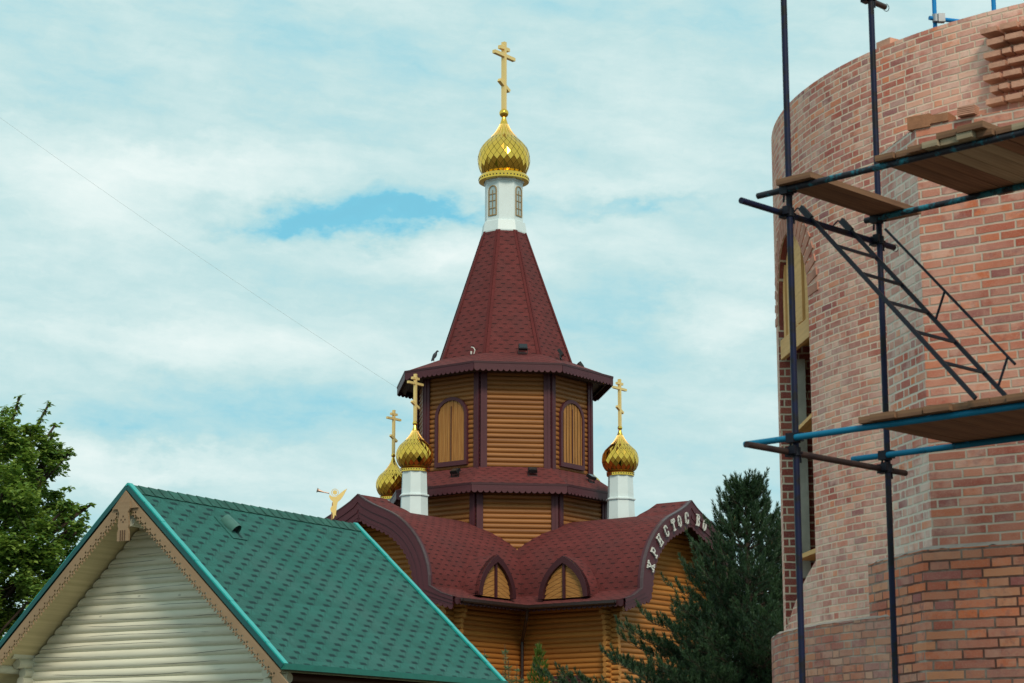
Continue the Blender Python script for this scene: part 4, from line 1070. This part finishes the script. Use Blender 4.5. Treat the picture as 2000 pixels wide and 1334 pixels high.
# ================================================================== SCAFFOLD
def unproj(px, py, **k):
    u = (px-1000)/FPX; v = (667-py)/FPX
    return V((u, math.cos(PITCH)-v*math.sin(PITCH), math.sin(PITCH)+v*math.cos(PITCH)))
def atY(px, py, Y): r = unproj(px, py); return r*(Y/r.y)+V((0, 0, EYE))
def atZ(px, py, z): r = unproj(px, py); return r*((z-EYE)/r.z)+V((0, 0, EYE))
LD = V((math.sin(rad(45.6)), -math.cos(rad(45.6)), 0)); TDv = V((math.cos(rad(45.6)), math.sin(rad(45.6)), 0))
p1 = atY(1549, 667, 15.0); P1 = V((p1.x, p1.y, 0))
# second standard along TDv from the first so that it stands on the ray of x=1725
rr = unproj(1725, 667); s2_ = (rr.x*P1.y-rr.y*P1.x)/(rr.y*TDv.x-rr.x*TDv.y); P2 = P1+TDv*s2_
def zpx(py, P):  # height of image row py above the plan point P (for placing tubes once)
    v = (667-py)/FPX; return EYE+P.y*(math.sin(PITCH)+v*math.cos(PITCH))/(math.cos(PITCH)-v*math.sin(PITCH))
zU1 = zpx(373, P1); zU2 = zpx(433, P2); zT1 = zpx(415, P1); zL1 = zpx(857, P1); zL2 = zpx(893, P2); zT2 = zpx(882, P1); zT3 = zpx(-6, P2)
zU = (zU1+zU2)/2; zL = (zL1+zL2)/2
print('zU', zU1, zU2, 'zL', zL1, zL2, 'zT', zT1, zT2, zT3, 'P', P1, P2, s2_)
R_ = .023
scaf = thing('scaffold', (P1.x, P1.y, 0), 'tube scaffold of dark and blue painted pipes in front of the brick tower', 'scaffold')
def sp_(pts, name, mat):
    mb = MB(); mb.tube(pts[0], pts[1], R_, 14); 
    d_ = (pts[1]-pts[0]).normalized()
    return mb.build(name, M[mat], scaf, 50)
off = R_*2.1
sp_((P1, P1+UP*9.6), 'standard', 'pole'); sp_((P2, P2+UP*9.6), 'standard', 'pole')
P3, P4 = P1+LD*3.0, P2+LD*3.0
sp_((P3, P3+UP*9.6), 'standard', 'pole'); sp_((P4, P4+UP*9.6), 'standard', 'pole')
tI = -TDv*off
def along(P, z, px):                                    # distance along LD from P whose image column is px
    lo, hi = -2.0, 6.0
    for _ in range(50):
        m_ = (lo+hi)/2; q = P+LD*m_+UP*z; r = q-V((0, 0, EYE))
        dd = r.y*math.cos(PITCH)+r.z*math.sin(PITCH); x = 1000+FPX*r.x/dd
        if x < px: lo = m_
        else: hi = m_
    return lo
uA = P1+tI; uB = P2+tI; 
sp_((uA+UP*zU1+LD*along(uA, zU1, 1480), uA+UP*zU1+LD*3.4), 'ledger', 'pipe_teal')
sp_((uB+UP*zU1+LD*along(uB, zU1, 1690), uB+UP*zU1+LD*3.4), 'ledger', 'pipe_teal')
sp_((uA+UP*zL1+LD*along(uA, zL1, 1455), uA+UP*zL1+LD*3.4), 'ledger', 'pipe_blue')
sp_((uB+UP*zL1+LD*along(uB, zL1, 1665), uB+UP*zL1+LD*3.4), 'ledger', 'pipe_blue')
tr = lambda z, a, b_, mat, o=-1: sp_((P1+LD*off*o+TDv*a+UP*z, P1+LD*off*o+TDv*b_+UP*z), 'transom', mat)
tr(zT1, -.50, s2_+.26, 'pole'); tr(zT2, -.50, s2_+.30, 'pipe_brown'); tr(zT3, -.3, s2_+.26, 'pipe_brown')
for z in (zT1, zT2): sp_((P3+LD*off+TDv*-.3+UP*z, P3+LD*off+TDv*(s2_+.3)+UP*z), 'transom', 'pole')
# couplers
def coupler(P, z, dirs):
    mb = MB(); c = V(P)+UP*z
    mb.tube(c-UP*.03, c+UP*.03, R_*1.55, 10); mb.box(c+dirs*off*.9, dirs*.03, dirs.cross(UP)*.034, UP*.034)
    mb.tube(c+dirs.cross(UP)*.045-UP*.01, c+dirs.cross(UP)*.05-UP*.075, .008, 6); mb.tube(c-dirs.cross(UP)*.05, c+dirs.cross(UP)*.07, .010, 6)
    mb.box(c-dirs.cross(UP)*.04+UP*.01, dirs.cross(UP)*.014, dirs*.024, UP*.03)
    mb.build('coupler', M['steel'], scaf, 50)
for P in (P1, P2, P3, P4):
    for z in (zU1, zL1): coupler(P, z, -TDv)
    for z in (zT1, zT2): coupler(P, z, -LD if P in (P1, P2) else LD)
coupler(P2, zT3, -LD)
# lock rings at the open tube ends
mb = MB()
for c in (P1-LD*off+TDv*(s2_+.26)+UP*zT1, P1-LD*off+TDv*(s2_+.26)+UP*zT3):
    q = [c+TDv*.006*0+(UP*math.cos(a)+LD*math.sin(a))*.027+TDv*(.014*(1-math.cos(a))) for a in [math.pi*(.15+1.2*i/10) for i in range(11)]]; mb.path(q, .003, 4)
mb.build('end_ring', M['steel'], scaf)
# planks: each its own thing
def plank(P, z, s0, wd, t0, t1, th, mat, label, group, lift=0):
    mb = MB(); c = P+LD*(s0+wd/2)+TDv*((t0+t1)/2)+UP*(z+R_+th/2+lift); tw = random.uniform(-.012, .012)
    tv = (TDv+LD*tw).normalized(); lv = UP.cross(tv)
    lv = -lv if lv.dot(LD) < 0 else lv
    mb.box(c, tv*((t1-t0)/2), lv*(wd/2), UP*(th/2))
    o = mb.build('scaffold_plank', M[mat]); bv = o.modifiers.new('edge', 'BEVEL'); bv.width = .004; bv.segments = 2
    return tag(o, label, 'plank', group)
s0 = along(P1, zU1, 1535); s1 = along(P1, zU1, 1602)
plank(P1, zU1, s0, s1-s0, -.12, s2_+.16, .042, 'plank', 'lone wide brown plank across the upper scaffold tubes beside the tall left pole', None)
plank(P2, zU1, s0-.05, .17, -.30, .13, .024, 'plank', 'short board end packed under the lone upper scaffold plank', None, -.0245) if False else None
s = along(P1, zU1, 1727); lab_u = 'brown plank in the upper scaffold deck beside the ledge of the flat buttress'; i = 0
while s < 3.1:
    wd = random.choice((.12, .15, .18)); 
    plank(P1, zU1, s, wd, -.07-random.uniform(0, .08), s2_+.06+random.uniform(0, .08), .042, random.choice(('plank', 'plank', 'plank_grey')), 'brown plank laid side by side in the upper scaffold deck', 'planks of the upper scaffold deck'); s += wd+.006; i += 1
s = along(P1, zU1, 1850)
plank(P1, zU1, s, .16, -.13, .55, .045, 'plank', 'short brown board lying on the upper scaffold deck, left one of two', None, .044)
plank(P1, zU1, s+.19, .2, -.16, .75, .045, 'plank', 'short brown board lying on the upper scaffold deck, right one of two', None, .044)
s = along(P1, zL1, 1692)
while s < 3.1:
    wd = random.choice((.13, .16, .2)); plank(P1, zL1, s, wd, -.08-random.uniform(0, .07), s2_+.07+random.uniform(0, .08), .045, random.choice(('plank', 'plank_grey')), 'weathered plank laid side by side in the lower scaffold deck', 'planks of the lower scaffold deck'); s += wd+.006
# ladder
zd = zL1+R_+.05
lt = [P1-LD*off+TDv*0+UP*zT1]
def tpt(px):
    lo, hi = -.5, 2.0
    for _ in range(50):
        m_ = (lo+hi)/2; r = P1-LD*off+TDv*m_+UP*(zT1-EYE); dd = r.y*math.cos(PITCH)+r.z*math.sin(PITCH)
        if 1000+FPX*r.x/dd < px: lo = m_
        else: hi = m_
    return lo
ta, tb = tpt(1583), tpt(1662)
La, Lb = [P1-LD*off+TDv*q+UP*(zT1+.03) for q in (ta, tb)]
Fa, Fb = atZ(1918, 790, zd), atZ(1972, 782, zd)
dl = ((Fa+Fb)/2-(La+Lb)/2); Fa = La+dl; Fb = Lb+dl
lad = thing('ladder', (Fa+Fb)/2, 'dark steel ladder hooked on the upper tube and standing on the lower deck', 'ladder')
for A_, B_ in ((La, Fa), (Lb, Fb)):
    e = (B_-A_).normalized(); sN = e.cross(TDv).normalized()
    mb = MB(); mb.box((A_+B_)/2-e*.05, e*((B_-A_).length/2+.06), TDv*.011, sN*.014); st = mb.build('stile', M['steel'], lad)
    mb = MB(); c = A_-e*.1; mb.box(c+e*.03, e*.08, TDv*.016, sN*.022); mb.path([c-LD*.0+UP*.01, c-LD*.06+UP*.035, c-LD*.1+UP*.01, c-LD*.115-UP*.03], .006, 5); mb.build('hook', M['steel'], st)
for i in range(5):
    q = .17+i*.163; 
    mb = MB(); mb.box((La.lerp(Fa, q)+Lb.lerp(Fb, q))/2, (Lb-La)*.5, UP*.009, LD*.011); mb.build('rung', M['steel'], lad)
hn = (Fb-Lb).normalized().cross(TDv).normalized(); hn = hn if hn.z > 0 else -hn
mb = MB(); H0, H1 = Lb.lerp(Fb, .13)+hn*.20, Lb.lerp(Fb, .90)+hn*.20
mb.tube(H0, H1, .010, 10); mb.build('handrail', M['steel'], lad, 50)
for q in (.50, .86):
    mb = MB(); a = Lb.lerp(Fb, q+.04); mb.tube(a, Lb.lerp(Fb, q)+hn*.20, .009, 8); mb.build('rail_bracket', M['steel'], lad, 50)
# blue poles standing inside the tower
b1 = atY(1826, 40, 21.6); b2 = atY(1941, 15, 21.6)
back = thing('tube_scaffold', (b1.x, b1.y, 0), 'bright blue tube scaffold rising from inside the round brick tower', 'scaffold')
mb = MB(); mb.tube((b1.x, b1.y, 0), (b1.x, b1.y, 11), R_, 14); mb.build('standard', M['bright_blue'], back, 50)
mb = MB(); mb.tube((b2.x, b2.y, 0), (b2.x, b2.y, 11), R_*1.05, 14); mb.build('standard', M['bright_blue'], back, 50)
la = atY(1815, 35, 21.55); lb = V((la.x+2.0, la.y+.62, la.z)); lb = la+(lb-la)*1.0
mb = MB(); mb.tube(la, lb, R_, 14); mb.build('ledger', M['bright_blue'], back, 50)
mb = MB(); cc = V((b1.x, b1.y-.04, la.z)); mb.tube(cc-UP*.04, cc+UP*.04, R_*1.6, 10); mb.box(cc+V((.06, 0, 0)), V((.035, 0, 0)), V((0, .035, 0)), UP*.045); mb.build('coupler', plain('galvanised', (.35, .36, .38), .4, .6), back, 40)

# ================================================================== VEGETATION
def leaf(mb, p, sz, rng, droop=.4):
    a = rng.uniform(0, 6.283); d_ = V((math.cos(a), math.sin(a), rng.uniform(-.9, .25))).normalized()
    s_ = d_.cross(V((rng.uniform(-.5, .5), rng.uniform(-.5, .5), 1))).normalized(); n_ = s_.cross(d_)
    L, W_ = sz*rng.uniform(.7, 1.3), sz*rng.uniform(.35, .5)
    i = mb.add([p, p+d_*L*.45+s_*W_+n_*L*.10, p+d_*L, p+d_*L*.45-s_*W_+n_*L*.10]); mb.f += [(i, i+1, i+2), (i, i+2, i+3)]; mb.u += [[(0, 0)]*3]*2
def maple(base, h, clumps, label, seed, n_leaf, sz):
    rng = random.Random(seed); t = thing('leafy_tree', base, label, 'tree', 'broadleaf trees behind the log house')
    b = V(base); mt = MB(); mt.tube(b, b+UP*h*.55, .22, 10, .14); mt.tube(b+UP*h*.55, b+UP*h*.9, .14, 8, .04); ml = MB()
    for (c, r) in clumps:
        c = V(c); j = b+UP*max(h*.2, min(h*.85, (c.z-b.z)*.7)); mt.path([j, j.lerp(c, .55)+UP*.15, c], .028, 6)
        for q in range(3):
            e = c+V((rng.uniform(-1, 1), rng.uniform(-1, 1), rng.uniform(-.6, 1)))*r*.9; mt.tube(c, e, .012, 5, .004)
        n = int(n_leaf*r*r)
        sub = [(c+V((rng.gauss(0, .5), rng.gauss(0, .5), rng.gauss(0, .45)))*r, r*rng.uniform(.22, .42)) for _ in range(14)]
        for _ in range(n):
            cc, rr_ = rng.choice(sub); v = V((rng.gauss(0, 1), rng.gauss(0, 1), rng.gauss(0, .7))); v = v.normalized()*rr_*rng.uniform(.4, 1.05)
            leaf(ml, cc+v, sz, rng)
    mt.build('trunk', M['bark'], t, smooth=60); ml.build('crown', M['leaf'], t)
def sprig(c0, c1, n, r0, r1): return [(V(c0).lerp(V(c1), i/(n-1)), r0+(r1-r0)*i/(n-1)) for i in range(n)]
Yt = 47.0; tpnt = lambda px, py, dy=0: atY(px, py, Yt+dy)
kk = Yt/4200
cl = []
for px, py, r in [(5,830,42),(-40,860,70),(60,870,48),(20,920,70),(95,885,34),(70,930,50),(120,882,20),(30,990,80),(100,985,34),(-60,960,90),(60,1050,80),(130,990,26),(125,1040,30),(150,1040,22),(0,1080,90),(100,1110,60),(150,1080,30),(-30,1170,90),(60,1170,80),(130,1160,50),(10,1230,70),(165,1110,26),(200,1150,40),(-90,1080,110),(-130,960,100),(-100,1220,110),(-170,1130,120)]:
    cl.append((tpnt(px, py, random.uniform(-1.0, 1.2)), r*kk*1.02))
for a, b_, n in (((45,880),(95,790),7), ((20,840),(38,775),5), ((95,900),(108,830),5), ((120,1010),(178,985),6), ((95,895),(135,885),4), ((130,1060),(165,1010),5)):
    A_, B_ = tpnt(*a), tpnt(*b_); cl += sprig(A_, B_, n, 13*kk, 5*kk)
tb_ = tpnt(-60, 1300); maple((tb_.x, tb_.y, 0), 8.0, cl, 'leafy green tree behind the left edge of the green roof', 11, 3600, .115)

def needles(mb, p, d_, L, rng, n, nl, wd):
    d_ = d_.normalized(); e = d_.orthogonal().normalized(); h = d_.cross(e)
    for i in range(n):
        q = rng.random()**.8; a = rng.uniform(0, 6.283); o = (e*math.cos(a)+h*math.sin(a))
        b = p+d_*(L*q); sp = .38+.7*(1-q); v = (d_+o*sp+V((0, 0, -.08))).normalized()*nl*rng.uniform(.75, 1.1)
        s_ = v.cross(V((rng.uniform(-1, 1), rng.uniform(-1, 1), rng.uniform(-1, 1)))).normalized()*wd
        i0 = mb.add([b-s_, b+s_, b+v+s_*.35, b+v-s_*.35]); mb.f.append((i0, i0+1, i0+2, i0+3)); mb.u.append([(0, 0)]*4)
def pine(base, h, spread, label, seed, nn=46, zmin=.3):
    rng = random.Random(seed); t = thing('pine_tree', base, label, 'tree', 'pine trees beside the brick tower'); b = V(base)
    mt = MB(); ml = MB(); mc = MB(); R3 = lambda k: V((rng.uniform(-k, k), rng.uniform(-k, k), rng.uniform(-k, k)))
    top = b+UP*h; mt.tube(b, b+UP*h*.6, .17, 10, .10); mt.tube(b+UP*h*.6, top-UP*.1, .10, 8, .018)
    needles(ml, top-UP*.42, UP, .42, rng, 110, .13, .006)
    def tuft(p, d_, L):
        needles(ml, p, d_, L, rng, int(nn*(.6+L*1.9)), .105, .008)
        if rng.random() < .035: mc.tube(p+d_*L*.9, p+d_*(L+.10), .009, 5, .004)
    z = h-.38
    while z > h*zmin:
        q = (h-z)/h; LB = min(spread, q*(3.8+6.0*q))*rng.uniform(.92, 1.08)+.22
        nb = rng.choice((5, 6, 7))+(3 if q > .42 else 0); a0 = rng.uniform(0, 6.28)
        for i in range(nb):
            a = a0+6.283*i/nb+rng.uniform(-.3, .3); L = LB*rng.uniform(.4, 1.05); rise = .95-1.5*q+rng.uniform(-.12, .12)
            out = V((math.cos(a), math.sin(a), 0)); p = b+UP*z; m_ = max(3, int(L/.25)); pts = [p]
            for j in range(1, m_+1):
                f_ = j/m_; pts.append(p+out*L*f_+UP*(L*rise*.55*f_+L*.22*f_*f_)+R3(.03))
            for j in range(m_): mt.tube(pts[j], pts[j+1], max(.006, .03*(1-j/m_)), 5, max(.005, .03*(1-(j+1)/m_)), False)
            for j in range(1, m_+1):
                f_ = j/m_
                if L*f_ < .35 and L > 1: continue
                dd = (pts[j]-pts[j-1]).normalized(); sd_ = dd.cross(UP).normalized()
                tl = min(.75, .28+.5*(1-f_)*min(1.5, L))
                for sg in ((1, -1) if j < m_ else (0,)):
                    dv = (dd*.75+sd_*sg*.85+UP*rng.uniform(.05, .45)).normalized(); e = pts[j]+dv*tl*rng.uniform(.6, 1.1)
                    mt.tube(pts[j], e, .008, 4, .004, False)
                    for k in range(2 if tl < .4 else 3):
                        o = pts[j].lerp(e, (k+.6)/(2.6 if tl < .4 else 3.6)); d2 = (dv*.5+UP*rng.uniform(.45, 1.0)+sd_*rng.uniform(-.6, .6)).normalized()
                        tuft(o, d2, rng.uniform(.14, .24))
                    tuft(e, (dv*.6+UP*.8).normalized(), rng.uniform(.2, .32))
                    needles(ml, pts[j], dv, tl*.8, rng, int(nn*.25), .09, .006)
        z -= .30+rng.uniform(-.05, .05)
    mt.build('trunk', M['pinebark'], t, smooth=60); ml.build('crown', M['needle'], t); mc.build('shoot_tips', M['candle'], t)
pb_ = atY(1457, 926, 58.0); pine((pb_.x, pb_.y, 0), pb_.z-.2, 5.0, 'tall dark pine whose tip rises beside the brick tower', 21)
pc_ = atY(1532, 985, 60.5); pine((pc_.x, pc_.y, 0), pc_.z-.5, 3.6, 'dark pine half hidden behind the left edge of the brick tower', 5)

# conifer shrub and silver shrubs in front of the church wall
def thuja(base, h, r, label, seed):
    rng = random.Random(seed); t = thing('thuja', base, label, 'shrub'); b = V(base); mt = MB(); ml = MB()
    mt.tube(b, b+UP*h*.95, .05, 6, .008)
    for _ in range(1500):
        q = rng.random()**.7; z = h*(1-q)*1.0; rr_ = r*(q**.75)*rng.uniform(.3, 1.0); a = rng.uniform(0, 6.28)
        p = b+V((rr_*math.cos(a), rr_*math.sin(a), z)); out = V((math.cos(a), math.sin(a), 2.0+rng.uniform(-.4, .6))).normalized()
        for _ in range(4):
            v = (out+V((rng.uniform(-.4, .4), rng.uniform(-.4, .4), rng.uniform(-.2, .3)))).normalized()*rng.uniform(.12, .24); s_ = v.cross(V((rng.uniform(-1, 1), rng.uniform(-1, 1), .2))).normalized()*.018
            i0 = ml.add([p, p+v*.5+s_, p+v, p+v*.5-s_]); ml.f.append((i0, i0+1, i0+2, i0+3)); ml.u.append([(0, 0)]*4)
    mt.build('trunk', M['bark'], t); ml.build('crown', M['thuja'], t)
tq = atY(1053, 1262, 63.0); thuja((tq.x, tq.y, 0), tq.z, 1.15, 'small pointed green thuja in front of the church log wall', 3)
def silver(tips, base, label, seed):
    rng = random.Random(seed); t = thing('willow_shrub', base, label, 'shrub', 'silvery shrubs by the church wall'); b = V(base); mt = MB(); ml = MB()
    for tip in tips:
        tip = V(tip); mid = b.lerp(tip, .5)+V((0, 0, .3)); pts = [b.lerp(mid, i/4) for i in range(4)]+[mid.lerp(tip, i/10) for i in range(11)]
        mt.path(pts, .010, 4)
        for i in range(150):
            q = rng.random()**.6; p = b.lerp(tip, .45+.55*q); k = min(13, int(4+q*10)); p = pts[k].lerp(pts[min(13, k+1)], rng.random())
            a = rng.uniform(0, 6.28); v = V((math.cos(a), math.sin(a), rng.uniform(.2, 1.2))).normalized()*rng.uniform(.12, .22); s_ = v.cross(UP).normalized()*.014
            i0 = ml.add([p, p+v*.5+s_, p+v-UP*.03, p+v*.5-s_]); ml.f.append((i0, i0+1, i0+2, i0+3)); ml.u.append([(0, 0)]*4)
    mt.build('stems', M['bark'], t); ml.build('foliage', M['silver'], t)
Ys = 60.0
def sb(px): q = atY(px, 1334, Ys); return (q.x, q.y, 0)
silver([atY(x, y, Ys+random.uniform(-.3, .3)) for x, y in ((986,1258),(993,1290),(1010,1296),(1000,1318),(982,1310),(1018,1318))], sb(998), 'tall silvery shrub between the green roof and the thuja', 1)
silver([atY(x, y, Ys) for x, y in ((1099,1300),(1090,1318),(1078,1326))], sb(1092), 'low silvery shrub right of the thuja, under the church window', 2)
silver([atY(x, y, Ys) for x, y in ((946,1268),(950,1285))], sb(958), 'thin silvery shoot showing over the rake of the green roof', 4)
